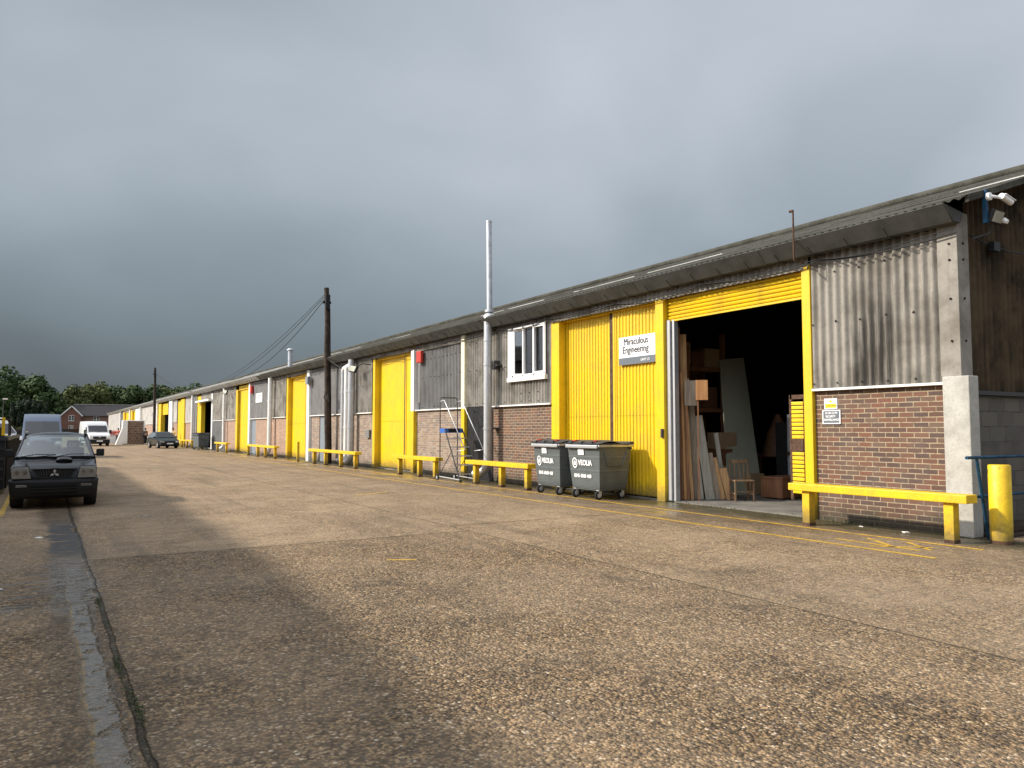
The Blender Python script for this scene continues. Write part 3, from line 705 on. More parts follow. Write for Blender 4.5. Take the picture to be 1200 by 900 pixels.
# flue with the tall stack
t = onwall_root('flue_pipe', (11.62, 20.35, 0), 'tall galvanised flue pipe rising past the open white window through the roof edge', 'flue pipe')
m = MB(); m.tube([(11.55,20.35,4.95),(11.55,20.35,.62),(11.5,20.42,.40),(11.4,20.58,.27),(11.28,20.75,.24)], .125, None, 16)
for z0 in (1.6, 3.55, 4.3): m.cyl((11.55,20.35,z0), (11.55,20.35,z0+.07), .14, None, 16)
m.build('lower_pipe', M['galv'], t)
MB().tube([(11.62,20.37,4.95),(11.62,20.42,8.0)], .088, None, 16).tube([(11.62,20.42,8.0),(11.62,20.42,8.06)], .096, None, 16).build('stack', M['galv'], t)
MB().tube([(11.62,20.37,4.9),(11.62,20.37,5.1),(11.62,20.37,5.16)], [.2,.19,.12], None, 16).tube([(11.62,20.37,5.2),(11.62,20.37,5.27)], .15, None, 16).build('collar', M['galv'], t)
MB().box(11.66, 11.88, 20.0, 20.24, 3.52, 3.58).box(11.62,11.88,20.1,20.22,3.42,3.7, bev=.03).box(11.66,11.88,20.2,20.5,1.62,1.66).build('wall_bracket', M['darkmetal'], t)
t = onwall_root('roof_flue', (13.0, 47.8, 5.4), 'short grey capped flue on the roof left of the utility pole', 'flue pipe')
MB().tube([(13.0,47.8,5.4),(13.0,47.8,6.5)], .14, None, 12).build('stack', M['galv'], t)
MB().tube([(13.0,47.8,6.5),(13.0,47.8,6.56),(13.0,47.8,6.66)], [.2,.22,.06], None, 12).build('cap', M['galv'], t)
tag(MB().tube([(11.33,8.93,4.62),(11.33,8.93,5.5)], .016, None, 8).tube([(11.33,8.93,4.62),(11.6,8.95,4.6)], .016, None, 8).tube([(11.33,8.93,5.5),(11.33,9.0,5.51)], .026, None, 8).build('vent_rod', M['iron']), 'thin rusty rod standing up from the gutter above the workshop opening', 'rod')
# company sign on the yellow door
t = onwall_root('company_sign', (11.98, 13.95, 3.16), 'white and grey Miraculous Engineering name board on the yellow door', 'sign')
MB().box(11.955, 11.985, 13.28, 14.58, 3.16, 3.83, bev=.004).build('board', M['signwhite'], t)
MB().box(11.950, 11.955, 13.28, 14.58, 3.16, 3.33).build('band', M['signgrey'], t)
RT = (0,-1,0); UP = (0,0,1)
for k, (dy, dz) in enumerate(((0,0),(.004,0),(-.004,0),(0,.004))):
    text_mesh('lettering', 'Miraculous', .235, M['darkletter'], t, (11.952-.0012*k, 14.40+dy, 3.63+dz), RT, UP, .0005, sx=.86)
    text_mesh('lettering', 'Engineering', .235, M['darkletter'], t, (11.952-.0012*k, 14.44+dy, 3.435+dz), RT, UP, .0005, sx=.86)
text_mesh('lettering', 'UNIT U1', .085, M['letter'], t, (11.947, 13.78, 3.215), RT, UP, .002)
# cctv notices
t = onwall_root('warning_sign', (11.88, 8.62, 1.95), 'small white and yellow warning notice on the brick beside the opening', 'sign')
MB().box(11.885, 11.895, 8.53, 8.79, 1.96, 2.15).build('board', M['signwhite'], t)
MB().box(11.882, 11.885, 8.55, 8.77, 1.985, 2.06).build('band', M['signyellow'], t)
text_mesh('lettering', 'WARNING', .045, M['darkletter'], t, (11.881, 8.755, 2.005), RT, UP, .001)
m = MB(); m.prism([(8.66-.035,2.08),(8.66+.035,2.08),(8.66,2.14)], 0, 11.882, 11.885); m.build('triangle', M['signyellow'], t)
t = onwall_root('security_sign', (11.88, 8.62, 1.7), 'small black camera notice with white border under the yellow warning notice', 'sign')
MB().box(11.880, 11.893, 8.47, 8.83, 1.70, 1.945).build('board', M['signwhite'], t)
MB().box(11.877, 11.880, 8.49, 8.81, 1.72, 1.93).build('panel', M['signgrey'], t)
for i, (s, x) in enumerate((('24 HR CCTV', 8.77), ('SECURITY', 8.76), ('SURVEILLANCE', 8.795))):
    text_mesh('lettering', s, .05, M['letter'], t, (11.875, x, 1.875-.058*i), RT, UP, .001, bold=.001, sx=.9)
def boxthing(name, x0, x1, y0, y1, z0, z1, mat, label, cat, bev=.01, group=None):
    o = MB().box(x0-x0, x1-x0, y0-y0, y1-y0, 0, z1-z0, bev=bev).build(name, M[mat], loc=(x0, y0, z0)); return tag(o, label, cat, group)
boxthing('alarm_box', 11.68, 11.80, 25.55, 25.95, 4.05, 4.48, 'red', 'red alarm box on the grey cladding above the wheeled steps', 'alarm box', .03)
boxthing('alarm_box', 11.7, 11.86, 52.35, 52.75, 4.0, 4.5, 'red', 'small dark red alarm box on the far grey cladding above a white notice', 'alarm box', .03)
t = onwall_root('unit_sign', (11.86, 51., 3.3), 'blank looking white notice on the far grey cladding right of the narrow yellow door', 'sign')
MB().box(11.84,11.87,49.9,51.6,3.35,3.95).build('board', M['signwhite'], t)
m = MB()
for k in range(4): m.box(11.836,11.84,50.1,51.4-(k%2)*.3,3.43+k*.12,3.46+k*.12)
m.build('print', M['darkletter'], t)
boxthing('orange_notice', 11.82, 11.86, 47.6, 48.3, 3.35, 3.75, 'orange', 'small orange notice on cladding beside the far white downpipe', 'sign', .004)
boxthing('meter_box', 11.60, 11.74, 39.3, 39.7, 3.95, 4.35, 'greydoor', 'small grey box fixed to the white post right of the middle yellow doors', 'box', .01)
boxthing('wall_box', 11.8, 11.87, 31.0, 31.4, 1.25, 1.6, 'metalclad', 'small pale box on buff brick beside the yellow doors', 'box', .01)
for (y, z, lab, sc) in ((31.9, 4.22, 'black floodlight on a bracket high on the cladding left of the big yellow doors', 1.), (59.2, 4.35, 'small far floodlight under the eaves right of the far white downpipe', .9)):
    t = onwall_root('floodlight', (11.8, y, z), lab, 'floodlight', 'floodlights along the long wall')
    MB().tube([(11.85,y-.9,z+.15),(11.5,y-.85,z+.17),(11.45,y-.35,z+.1)], .025, None, 6).build('bracket', M['plastic'], t)
    T = Matrix.Translation((11.4, y, z)) @ Matrix.Rotation(radians(25), 4, 'Y') @ Matrix.Rotation(radians(25), 4, 'Z')
    MB().box(-.05,.06,-.2,.2,-.15,.15,M['plastic'],.02,T).box(-.056,-.05,-.17,.17,-.12,.12,M['boarddark'],0,T).build('lamp', None, t)
# cctv camera, floodlight and post under the near verge
t = onwall_root('security_camera', (11.92, 5.97, 4.9), 'white bullet security camera on a blue post at the near roof corner', 'security camera')
MB().box(11.88, 11.96, 5.92, 6.0, 4.55, 5.20).build('mounting_post', M['blue'], t, bevel=.006)
MB().cyl((11.93,5.92,5.05),(11.93,5.86,5.05),.075,None,18).tube([(11.93,5.86,5.05),(12.0,5.80,5.03),(12.12,5.79,5.03)],.028,None,10).build('arm', M['pvc'], t)
T = Matrix.Translation((12.28, 5.76, 5.02)) @ Matrix.Rotation(radians(12), 4, 'Y')
m = MB(); a, b = T @ Vector((-.17,0,0)), T @ Vector((.19,0,0)); m.tube([a, b], .058, None, 16)
m.box(-.12,.26,-.065,.065,.045,.062,None,.01,T); m.build('housing', M['pvc'], t)
m = MB(); a, b = T @ Vector((.19,0,0)), T @ Vector((.196,0,0)); m.tube([a, b], .05, None, 16); m.build('lens', M['darkglass'], t)
t.scale = (.78,.78,.78); t.location.z += .05
t = onwall_root('floodlight', (12.05, 5.9, 4.65), 'black floodlight with square lens just below the white security camera', 'floodlight')
T = Matrix.Translation((12.09, 5.9, 4.78)) @ Matrix.Rotation(radians(22), 4, 'X')
m = MB(); m.box(-.15,.15,-.03,.04,-.10,.10,None,.02,T); m.build('housing', M['plastic'], t)
m = MB(); m.box(-.125,.125,-.036,-.03,-.075,.085,None,0,T); m.build('lens', M['greyboard'], t)
MB().tube([(12.09,5.95,4.66),(12.09,6.0,4.55),(12.0,6.2,4.5)], .02, None, 6).build('bracket', M['darkmetal'], t)
MB().tube([(12.3,5.9,4.76),(12.3,5.84,4.72)], [.045,.03], None, 12).build('sensor', M['pvc'], t)
m = MB(); m.tube([(12.1,6.3,4.6),(12.4,6.25,4.5),(12.7,6.28,4.52),(13.1,6.25,4.45),(14,6.28,4.5)], .014, None, 5)
m.box(12.62,12.8,6.2,6.3,4.4,4.55).build('cable_run', M['plastic']) ; tag([o for o in COL.objects if o.name.startswith('cable_run')][0], 'black cable and junction box on the stained gable wall', 'cable')

# yellow sleeper barriers
def barrier(y0, y1, posts, label, x=11.02, group='yellow timber barriers along the wall'):
    t = empty('barrier', (x, (y0+y1)/2, 0), label, 'barrier', group, origin=True)
    m = MB(); m.box(x-.14, x+.14, y0, y1, .575, .695, None, .012); m.build('rail', M['yellow_rail'], t)
    for p in posts:
        q = MB().box(x-.075, x+.075, p-.07, p+.07, 0, .574, M['yellow_rail'], .008).box(x-.079, x+.079, p-.074, p+.074, 0, .05, M['iron'], .004)
        q.build('post', None, t)
barrier(5.83, 8.80, (6.12, 8.5), 'nearest yellow barrier beside the brick corner and bollard')
barrier(17.05, 20.55, (17.25, 18.6, 20.1), 'yellow barrier between the grey bins and the flue pipe')
barrier(22.6, 26.3, (22.85, 24.1, 25.8), 'yellow barrier left of the wheeled steps')
barrier(30.1, 36.6, (30.4, 32.2, 34.3, 36.0), 'yellow barrier with four posts beside the utility pole')
barrier(42.9, 50.2, (43.2, 45.4, 47.2, 49.7), 'yellow barrier in front of the far orange brick and white downpipe')
barrier(56.0, 60.2, (56.4, 59.6), 'short yellow barrier just right of the far grey bin')
barrier(70.6, 79.5, (71, 73.5, 76.5, 79), 'far yellow barrier next to the dark parked hatchback')
o = MB().box(-.06,.06,-.06,.06,0,1.0,bev=.01).build('marker_post', M['yellow_rail'], loc=(11.0,38.7,0)); tag(o, 'single slim yellow post standing before the middle yellow doors', 'post')
t = empty('bollard', (11.55, 5.72, 0), 'thick round yellow bollard at the near building corner', 'bollard')
MB().tube([(0,0,0),(0,0,1.09),(0,0,1.105)], [.142,.142,.13], None, 28).build('body', M['yellow_rail'], t)
MB().tube([(0,0,0),(0,0,.05)], .146, None, 28).build('worn_foot', M['iron'], t)
t = empty('tube_rail', (12.6, 5.95, 0), 'blue tubular steel rail at the gable end behind the bollard', 'rail', origin=True)
MB().cyl((11.2,5.98,1.2),(14.6,5.98,1.2),.024,None,10).build('rail', M['blue'], t); MB().cyl((11.45,6.05,.63),(14.6,6.05,.63),.022,None,10).build('rail', M['blue'], t)
for a, b in ((11.46, 11.85), (12.9, 13.3), (14.4, 14.5)): MB().tube([(a,5.98,1.2),(b,6.05,.0)], .022, None, 10).build('strut', M['blue'], t)
tag(MB().tube([(12.05,6.0,0.),(11.9,5.9,.28)], .007, None, 5).box(12.0,12.9,5.95,6.25,0,.06,bev=.02).box(12.3,13.2,6.0,6.3,.06,.18,bev=.03).build('debris', M['pole']), 'dark scrap timber and wire lying at the foot of the gable wall', 'debris')

# wheelie bins
def make_bin(label, group, veolia=True):
    t = empty('waste_bin', (0,0,0), label, 'bin', group)
    W, D, H = .63, .475, 1.22          # half width (y), half depth (x), body top
    def ring(z, f): return [(-D*f+.03*(1-f), -W*f, z), (D*f, -W*f, z), (D*f, W*f, z), (-D*f+.03*(1-f), W*f, z)]
    m = MB(); zs = [(.20,.80),(.30,.83),(.36,.85),(.62,.895),(.64,.905),(.66,.905),(.68,.90),(.93,.94),(.95,.95),(.97,.95),(.99,.945),(1.14,.97),(1.22,.985)]
    vs = []; fs = []
    for z, f in zs: vs += ring(z, f)
    for i in range(len(zs)-1):
        for k in range(4): fs.append((4*i+k, 4*i+(k+1)%4, 4*i+4+(k+1)%4, 4*i+4+k))
    fs.append((3,2,1,0)); m.add(vs, fs)
    for s in (-1, 1):      # pressed side handles / stiffening frames
        yy = s*W*.97
        m.tube([(-.33,yy*1.0,1.1),(-.22,yy*.97,.78),(.22,yy*.97,.78),(.33,yy*1.0,1.1)], .018, None, 6)
    for k in range(3): m.box(-D*.84-.0, D*.8, -W*.84, W*.84, .24+.03*k, .25+.03*k)
    m.build('body', M['bin'], t, bevel=.012)
    r = MB(); r.box(-D-.03, D+.03, -W-.03, W+.03, 1.20, 1.26, None, .02); r.box(-D-.07, -D-.02, -W+.02, W-.02, 1.17, 1.25, None, .02)
    r.build('rim', M['galv'] if veolia else M['bin'], t)
    l = MB(); n = 9; vs = []
    for i in range(n+1):
        x = -D-.055+(2*D+.11)*i/n; q = i/n; zt = 1.275+.085*sin(pi*min(1, q*1.25+.08))*1. if q < .85 else 1.30
        for y in (-W-.04, -W+.06, W-.06, W+.04): vs.append((x, y, zt-(.03 if abs(y) > W else 0)))
    fs = [(4*i+k, 4*i+k+1, 4*i+5+k, 4*i+4+k) for i in range(n) for k in range(3)]
    l.add(vs, fs, None, True); l.box(-D-.055, D+.055, -W-.04, W+.04, 1.262, 1.285, None, .01)
    for s in (-.4, 0., .4): l.box(-D-.075, -D+.06, s-.045, s+.045, 1.262, 1.33, None, .012)
    l.box(D-.05, D+.06, -W-.02, W+.02, 1.29, 1.325, None, .02)
    lid = l.build('lid', M['binlid'], t, recalc=True)
    if veolia:
        m = MB()
        for s in (-.42, .38): m.box(-D-.035+.06, -D+.13, s-.06, s+.06, 1.333, 1.352)
        s_ = m.build('sticker', M['red'], lid); s_.location = (0,0,0)
    for (x, y, br) in ((-.33,-.44,1),(-.33,.44,1),(.33,-.44,0),(.33,.44,0)):
        w = MB(); w.cyl((x-.03, y-.028, .10), (x-.03, y+.028, .10), .10, M['rubber'], 20); w.cyl((x-.03, y-.032, .10), (x-.03, y+.032, .10), .055, M['galv'], 14)
        w.box(x-.05, x+.03, y-.045, y-.036, .08, .22, M['galv'], .004); w.box(x-.05, x+.03, y+.036, y+.045, .08, .22, M['galv'], .004); w.box(x-.06, x+.05, y-.05, y+.05, .20, .22, M['galv'], .004)
        w.build('castor', None, t)
    for s in (-1, 1): MB().cyl((D-.08, s*(W+.02), 1.17), (D-.08, s*(W+.07), 1.17), .03, None, 10).build('trunnion', M['darkmetal'], t)
    if veolia:
        xl = lambda z: -D*(.80+.185*(z-.2)/1.02)-.012
        tilt = Vector((-.185*D/1.02, 0, 1)).normalized(); upv = tuple(tilt)
        text_mesh('lettering', 'VEOLIA', .17, M['letter'], t, (xl(.78)-.006, .21, .775), RT, upv, .003, bold=.006, sx=.92)
        text_mesh('lettering', '0345 6060 460', .115, M['letter'], t, (xl(.5)-.006, .40, .485), RT, upv, .003, bold=.004, sx=.95)
        lg = MB(); vs = []; N = 24; cx, cz = .345, .83
        for i in range(N):
            q = 2*pi*i/N
            for rr, hh in ((.098, .125), (.070, .09)): vs.append((xl(cz+hh*sin(q))-.008, cx+rr*cos(q), cz-.01+hh*sin(q)))
        lg.add(vs, [(2*i, 2*i+1, (2*i+3) % (2*N), (2*i+2) % (2*N)) for i in range(N)])
        lg.add([(xl(.8)-.008, cx-.04, .77), (xl(.8)-.008, cx+.04, .77), (xl(.85)-.008, cx+.045, .83), (xl(.88)-.008, cx, .885), (xl(.85)-.008, cx-.045, .83)], [(0,1,2,3,4)])
        lg.build('emblem', M['letter'], t, recalc=False)
        lb = MB(); lb.add([(xl(1.01)-.008, .19, 1.01), (xl(1.01)-.008, -.03, 1.01), (xl(1.15)-.008, -.03, 1.15), (xl(1.15)-.008, .19, 1.15)], [(0,1,2,3)])
        lb.build('label_plate', M['letter'], t, recalc=False)
    return t
b1 = make_bin('right hand grey wheeled waste bin beside the yellow doors', 'grey wheeled bins by the yellow doors'); b1.location = (11.24, 14.48, 0)
b2 = copy_tree(b1); b2.location = (11.22, 15.98, 0); b2.rotation_euler.z = radians(-2); b2['label'] = 'left hand grey wheeled waste bin beside the red brick wall'
b3 = make_bin('far dark wheeled waste bin near the awning opening', None, False); b3.location = (10.95, 66.2, 0); b3.rotation_euler.z = radians(12)

# wheeled warehouse steps
t = empty('mobile_steps', (11.1, 21.4, 0), 'wheeled steel steps with blue platform standing beside the flue pipe', 'steps', origin=True)
xa, xb = 10.8, 11.42
yb, yt, yf = 22.1, 21.75, 20.7
for x in (xa, xb):
    MB().tube([(x,yb,.1),(x,yb,1.6),(x,yb,2.55)], .017, None, 8).build('rear_post', M['darkmetal'], t)
    MB().tube([(x,yt,1.6),(x,yf,0.02)], .02, None, 8).build('stringer', M['darkmetal'], t)
    MB().tube([(x,yb,2.5),(x,yt+.05,2.52),(x,yt-.25,2.2),(x,yf-.3,1.0),(x,yf+.25,.95)], .014, None, 8).build('handrail', M['galv'], t)
    MB().tube([(x,yb+.05,.12),(x,yf,.08)], .018, None, 8).build('base_rail', M['galv'], t)
    MB().tube([(x,yb,.2),(x,21.25,.95)], .012, None, 6).build('brace', M['darkmetal'], t)
    w = MB().cyl((x-.05,yb+.12,.09),(x-.01,yb+.12,.09),.09,M['rubber'],18).cyl((x-.055,yb+.12,.09),(x-.005,yb+.12,.09),.05,M['galv'],12); w.build('wheel', None, t)
    MB().box(x-.03,x+.03,yf-.05,yf+.05,0,.09,bev=.01).build('foot', M['rubber'], t)
MB().tube([(xa,yb,2.5),(xa,yb,2.58),(xa+.05,yb,2.62),(xb-.05,yb,2.62),(xb,yb,2.58),(xb,yb,2.5)], .017, None, 8).build('guard_rail', M['darkmetal'], t)
MB().box(xa,xb,yt,yb,1.57,1.6,M['darkmetal']).box(xa-.01,xb+.01,yt-.015,yt,1.50,1.64,M['bluesteel']).box(xa-.015,xa,yt-.015,yb,1.50,1.64,M['bluesteel']).box(xa+.12,xb-.12,yt-.025,yt-.015,1.52,1.63,M['plastic']).build('platform', None, t)
for i in range(5):
    z = .27*(i+1)-.03; y = yf+(yt-yf)*z/1.6
    MB().box(xa,xb,y-.09,y+.09,z,z+.025,M['darkmetal']).box(xa,xb,y-.1,y-.09,z-.01,z+.03,M['galv']).build('tread', None, t)

# utility poles and wires
def pole(x, y, lean, h, r, label):
    t = empty('utility_pole', (x, y, 0), label, 'utility pole', 'timber utility poles'); n = 9
    m = MB(); pts = [(lean*(i/n)+.015*sin(i*1.9), .015*cos(i*1.3), h*i/n) for i in range(n+1)]
    m.tube(pts, [r*(1.12-.35*i/n) for i in range(n+1)], None, 14); m.build('shaft', M['pole'], t)
    m = MB(); m.box(lean-.12,lean+.1,-.25,-.1,h-1.05,h-.35,None,.02); m.box(lean-.2,lean+.2,-.08,.08,h-.75,h-.65,None,.01); m.build('terminal_box', M['plastic'], t)
    for k in range(5): MB().tube([(lean*.5-.2,0,h*.45+k*.45),(lean*.5+.2,0,h*.45+k*.45)], .012, None, 5).build('step_iron', M['darkmetal'], t) if False else None
    m = MB(); m.tube([(-.12,-.16,3.2),(-.25,-.2,3.35),(-.32,-.22,3.1),(-.2,-.17,2.95),(-.12,-.16,3.2)], .022, None, 6)
    m.tube([(.1+lean*q,-.19+.06*q,h*q) for q in (.04,.3,.5,.7,.88)], .018, None, 6); m.build('conduit', M['plastic'], t)
    MB().tube([(-.08,-.2,2.9),(-.13,-.22,3.3)], .05, None, 8).build('cleat', M['darkmetal'], t)
    return t
pole(11.55, 35.6, -.18, 8.35, .15, 'tall dark timber utility pole standing in front of the grey cladding near four-post barrier')
pole(10.3, 91., -.1, 8.3, .15, 'far dark timber utility pole near the parked hatchback and pallet stack')
def wire(a, b, sag, r, label):
    pts = []
    for i in range(33):
        q = i/32; p = Vector(a).lerp(Vector(b), q); p.z -= sag*4*q*(1-q); pts.append(tuple(p))
    o = MB().tube(pts, r, None, 5, False).build('overhead_cable', M['plastic']); tag(o, label, 'cable', 'overhead cables between pole and roof')
TP = (11.37, 35.55, 7.95)
wire(TP, (12.2, 62., 5.4), 0.9, .018, 'lowest sagging cable from the near pole to the roof')
wire((11.37,35.55,8.05), (12.3, 64., 5.45), .5, .016, 'second cable from the near pole to the roof just above the lowest')
wire((11.37,35.55,8.15), (12.6, 70., 5.55), .55, .014, 'uppermost cable from the near pole running left to the roof')
wire((10.2,91.,7.8), (11.7,76,5.1), .4, .03, 'pale cable from the far pole down to the roof edge')
wire((11.5,35.5,4.9), (11.75,33.2,4.3), .1, .03, 'short dark cable from the near pole to the wall under the gutter')

# ------------------------------------------------------------------ workshop contents
def plank(x, y, w, th, h, lean_x, lean_y, rz, mat, label, name='timber_board', group='boards leaning inside the workshop opening', cat='board'):
    T = Matrix.Rotation(rz, 4, 'Z') @ Matrix.Rotation(lean_x, 4, 'Y') @ Matrix.Rotation(lean_y, 4, 'X')
    o = MB().box(-w/2, w/2, -th/2, th/2, 0, h, None, .003, T).build(name, M[mat], loc=(x, y, .035)); return tag(o, label, cat, group)
pk = [ # x, y, w, th, h, leanx, mat, label
 (12.22,12.86,.16,.03,3.9,.00,'redwood','dark red-brown board standing upright nearest the galvanised shutter guide'),
 (12.38,12.82,.22,.03,3.75,-.01,'pine','tall wide pine board reaching highest in the leaning row'),
 (12.30,12.72,.05,.05,2.85,-.02,'ply','bright orange timber batten at the front of the leaning row'),
 (12.45,12.66,.07,.04,2.45,-.05,'pine','pale pine batten leaning just right of the orange batten'),
 (12.58,12.72,.22,.025,2.15,-.04,'oldwood','mid height grey-brown board right of the pale battens'),
 (12.70,12.62,.10,.03,2.75,-.11,'greyboard','long pale grey board leaning furthest to the left at its top'),
 (12.86,12.52,.20,.025,1.9,-.13,'greyboard','shorter weathered board leaning right of the long grey one'),
 (13.00,12.45,.16,.03,1.05,-.16,'oldwood','short dark offcut at the foot of the weathered boards'),
 (13.10,12.38,.14,.025,.95,-.2,'pine','short pale offcut leaning beside the dark offcut'),
 (13.18,12.22,.16,.025,.72,-.22,'pine','shortest pale offcut nearest the old chair'),
 (13.36,12.55,.10,.025,1.5,-.12,'greyboard','pointed pale strip behind the old chair back')]
for x, y, w, th, h, lx, mat, lab in pk: plank(x, y, w, th, h, lx, -.035, radians(-42), mat, lab)
bb = MB(); B0 = [(13.98,13.0,.035),(15.13,13.0,.035),(15.9,14.2,3.52),(15.02,14.2,3.42)]
bb.add(B0+[(x,y+.03,z) for x,y,z in B0], [(0,1,2,3),(7,6,5,4),(0,4,5,1),(1,5,6,2),(2,6,7,3),(3,7,4,0)])
tag(bb.build('sheet_board', M['boarddark']), 'very large green-grey sheet leaning in the middle of the opening', 'board')
for (x, y, z0, z1, mt, lab, rz) in ((12.42,12.30,2.22,2.66,'ply','bright orange plywood offcut catching the sun on top of a thin batten',-40),(12.30,12.52,2.1,2.66,'oldwood','duller plywood offcut on a batten just left of the bright orange one',-48)):
    t = empty('plywood_offcut', (x, y, .035), lab, 'board', rz=radians(rz))
    MB().box(-.13,.13,-.008,.008,z0,z1,bev=.002).build('panel', M[mt], t); MB().box(-.1,-.07,.01,.035,0,z1-.05).build('batten', M['redwood'], t)
t = empty('storage_rack', (14.1, 14.5, 0), 'timber rack against the left side inside the workshop, stacked with boxes', 'rack', origin=True)
for x in (13.2, 15.1): MB().box(x,x+.1,14.2,14.3,.03,4.1).build('upright', M['redwood'], t)
for z in (1.2, 2.05, 3.1): MB().box(13.2,15.2,14.2,14.9,z,z+.1).build('shelf', M['redwood'], t)
MB().box(13.2,15.2,14.9,14.94,.1,3.2).build('back_panel', M['brown'], t)
labs = ['cardboard box on the top rack shelf under the shutter, leftmost','small pale carton on the top rack shelf','brown carton on the top rack shelf, third along','wide brown carton at the right end of the top rack shelf']
for (x, w, z, h, mt), lab in zip(((13.3,.35,3.2,.5,'cardboard'),(13.72,.3,3.2,.62,'cardboard'),(14.08,.4,3.2,.4,'brown'),(14.55,.5,3.2,.5,'cardboard')), labs):
    boxthing('cardboard_box', x, x+w, 14.25, 14.7, z, z+h, mt, lab, 'box', .01, 'cartons inside the workshop')
labs = ['flat carton on the middle rack shelf, left','taller carton on the middle rack shelf, right','small tin coloured box on the middle rack shelf between cartons']
for (x, w, z, h, mt), lab in zip(((13.35,.5,2.15,.3,'cardboard'),(14.5,.45,2.15,.55,'brown'),(14.0,.3,2.15,.25,'metalclad')), labs):
    boxthing('cardboard_box', x, x+w, 14.25, 14.7, z, z+h, mt, lab, 'box', .01, 'cartons inside the workshop')
tag(MB().box(12.35, 13.15, 13.42, 13.46, .03, 3.6).build('timber_board', M['redwood']), 'tall red-brown board wall just behind the leaning timber at the left of the opening', 'board')
for (x,y,z,w,d,h,mt,lab) in ((13.9,13.3,.03,.6,.6,.7,'cardboard','low brown carton behind the short offcuts'),(14.0,13.35,.73,.5,.5,.4,'brown','dark box standing on the low brown carton'),(14.15,13.4,1.13,.55,.45,.4,'cardboard','pale cardboard box at the top of the carton pile'),(14.6,12.9,.03,.5,.5,.5,'cardboard','carton behind the old chair')):
    boxthing('cardboard_box', x, x+w, y, y+d, z, z+h, mt, lab, 'box', .01, 'cartons inside the workshop')
# old chair
t = empty('wooden_chair', (13.25, 11.95, .03), 'old wooden slatted chair standing at the front of the workshop', 'chair', rz=radians(-30))
for x in (-.2,.2):
    MB().box(x-.018,x+.018,-.2,-.165,0,.43,bev=.004).build('leg', M['chairwood'], t)
    MB().box(x-.018,x+.018,.165,.2,0,.9,bev=.004).build('leg', M['chairwood'], t)
    MB().box(x-.01,x+.01,-.18,.18,.15,.18).build('stretcher', M['chairwood'], t)
MB().box(-.22,.22,-.21,.2,.43,.465,bev=.008).build('seat', M['chairwood'], t)
m = MB().box(-.22,.22,.165,.2,.82,.9,bev=.006)
for x in (-.1,0,.1): m.box(x-.015,x+.015,.175,.19,.465,.83)
m.build('backrest', M['chairwood'], t); MB().box(-.2,.2,-.19,-.175,.2,.225).build('stretcher', M['chairwood'], t)
# bench, machine and clutter on the right
t = empty('wooden_chest', (14.6, 11.9, .03), 'low reddish wooden chest on the workshop floor behind the nearest barrier', 'chest')
MB().box(-.45,.75,-.3,.3,.03,.46,bev=.01).build('body', M['redwood'], t); MB().box(-.47,.77,-.32,.32,.46,.5,bev=.008).build('lid', M['redwood'], t)
t = empty('machine_tool', (15.6, 12.4, .03), 'dark upright machine with a grey column inside the workshop', 'machine')
MB().box(-.2,.5,-.3,.4,0,1.75,bev=.02).build('cabinet', M['plastic'], t)
MB().box(-.42,-.3,-.25,-.13,.45,1.85,bev=.01).build('column', M['galv'], t); MB().box(-.42,.4,-.25,-.13,.95,1.05,bev=.01).build('arm', M['yellow'], t)
MB().cyl((-.36,-.19,1.85),(-.36,-.19,1.93),.08,None,12).build('knob', M['pvc'], t)
t = empty('work_bench', (17.5, 14.6, 0), 'long dark workbench at the back of the workshop', 'bench', origin=True)
MB().box(16.4,20,14.2,15.,.85,.93).build('top', M['brown'], t)
for x in (16.5, 19.8): MB().box(x,x+.1,14.25,14.35,.03,.85).build('leg', M['brown'], t); MB().box(x,x+.1,14.85,14.95,.03,.85).build('leg', M['brown'], t)
m = MB(); m.tube([(16.6,13.7,2.0),(16.62,13.72,1.5),(16.62,13.72,.9)], [.06,.28,.42], None, 12); tag(m.build('hanging_cover', M['brown']), 'brown dust sheet draped over something at the back of the workshop', 'dust sheet')
boxthing('vice', 17.0, 17.3, 14.3, 14.6, .93, 1.2, 'darkmetal', 'grey vice on the dark workbench', 'vice', .03)

# ------------------------------------------------------------------ vehicles
def wheel_obj(t, x, y, r, w, rimmat='darkmetal'):
    m = MB(); m.tube([(x-w/2,y,r),(x-w/2+.02,y,r),(x+w/2-.02,y,r),(x+w/2,y,r)], [r*.93,r,r,r*.93], None, 28); wo = m.build('wheel', M['rubber'], t)
    s = -1 if x < 0 else 1
    m = MB(); m.cyl((x+s*(w/2-.03),y,r),(x+s*(w/2+.008),y,r),r*.62,None,20); m.cyl((x+s*(w/2),y,r),(x+s*(w/2+.02),y,r),r*.2,None,10); m.build('rim', M[rimmat], wo)
    return wo
def silhouette(prof, wfun, nx=5):
    """body lofted across the width from a side outline (y,z); wfun(y,z) gives the half width there"""
    m = MB(); n = len(prof); vs = []
    us = [-1,-.94,-.6,0,.6,.94,1] if nx == 5 else [-1,1]
    for u in us:
        for (y, z) in prof:
            w = wfun(y, z); k = abs(u)
            dz = -.02*(k**3)*(z > .5); vs.append((u*w, y+(.05*k**2 if y < .6 else 0), z+dz))
    fs = []
    for a in range(len(us)-1):
        for i in range(n): fs.append((a*n+i, a*n+(i+1)%n, (a+1)*n+(i+1)%n, (a+1)*n+i))
    fs.append(tuple(range(n))); fs.append(tuple(range((len(us)-1)*n, len(us)*n))[::-1])
    m.add(vs, fs); return m
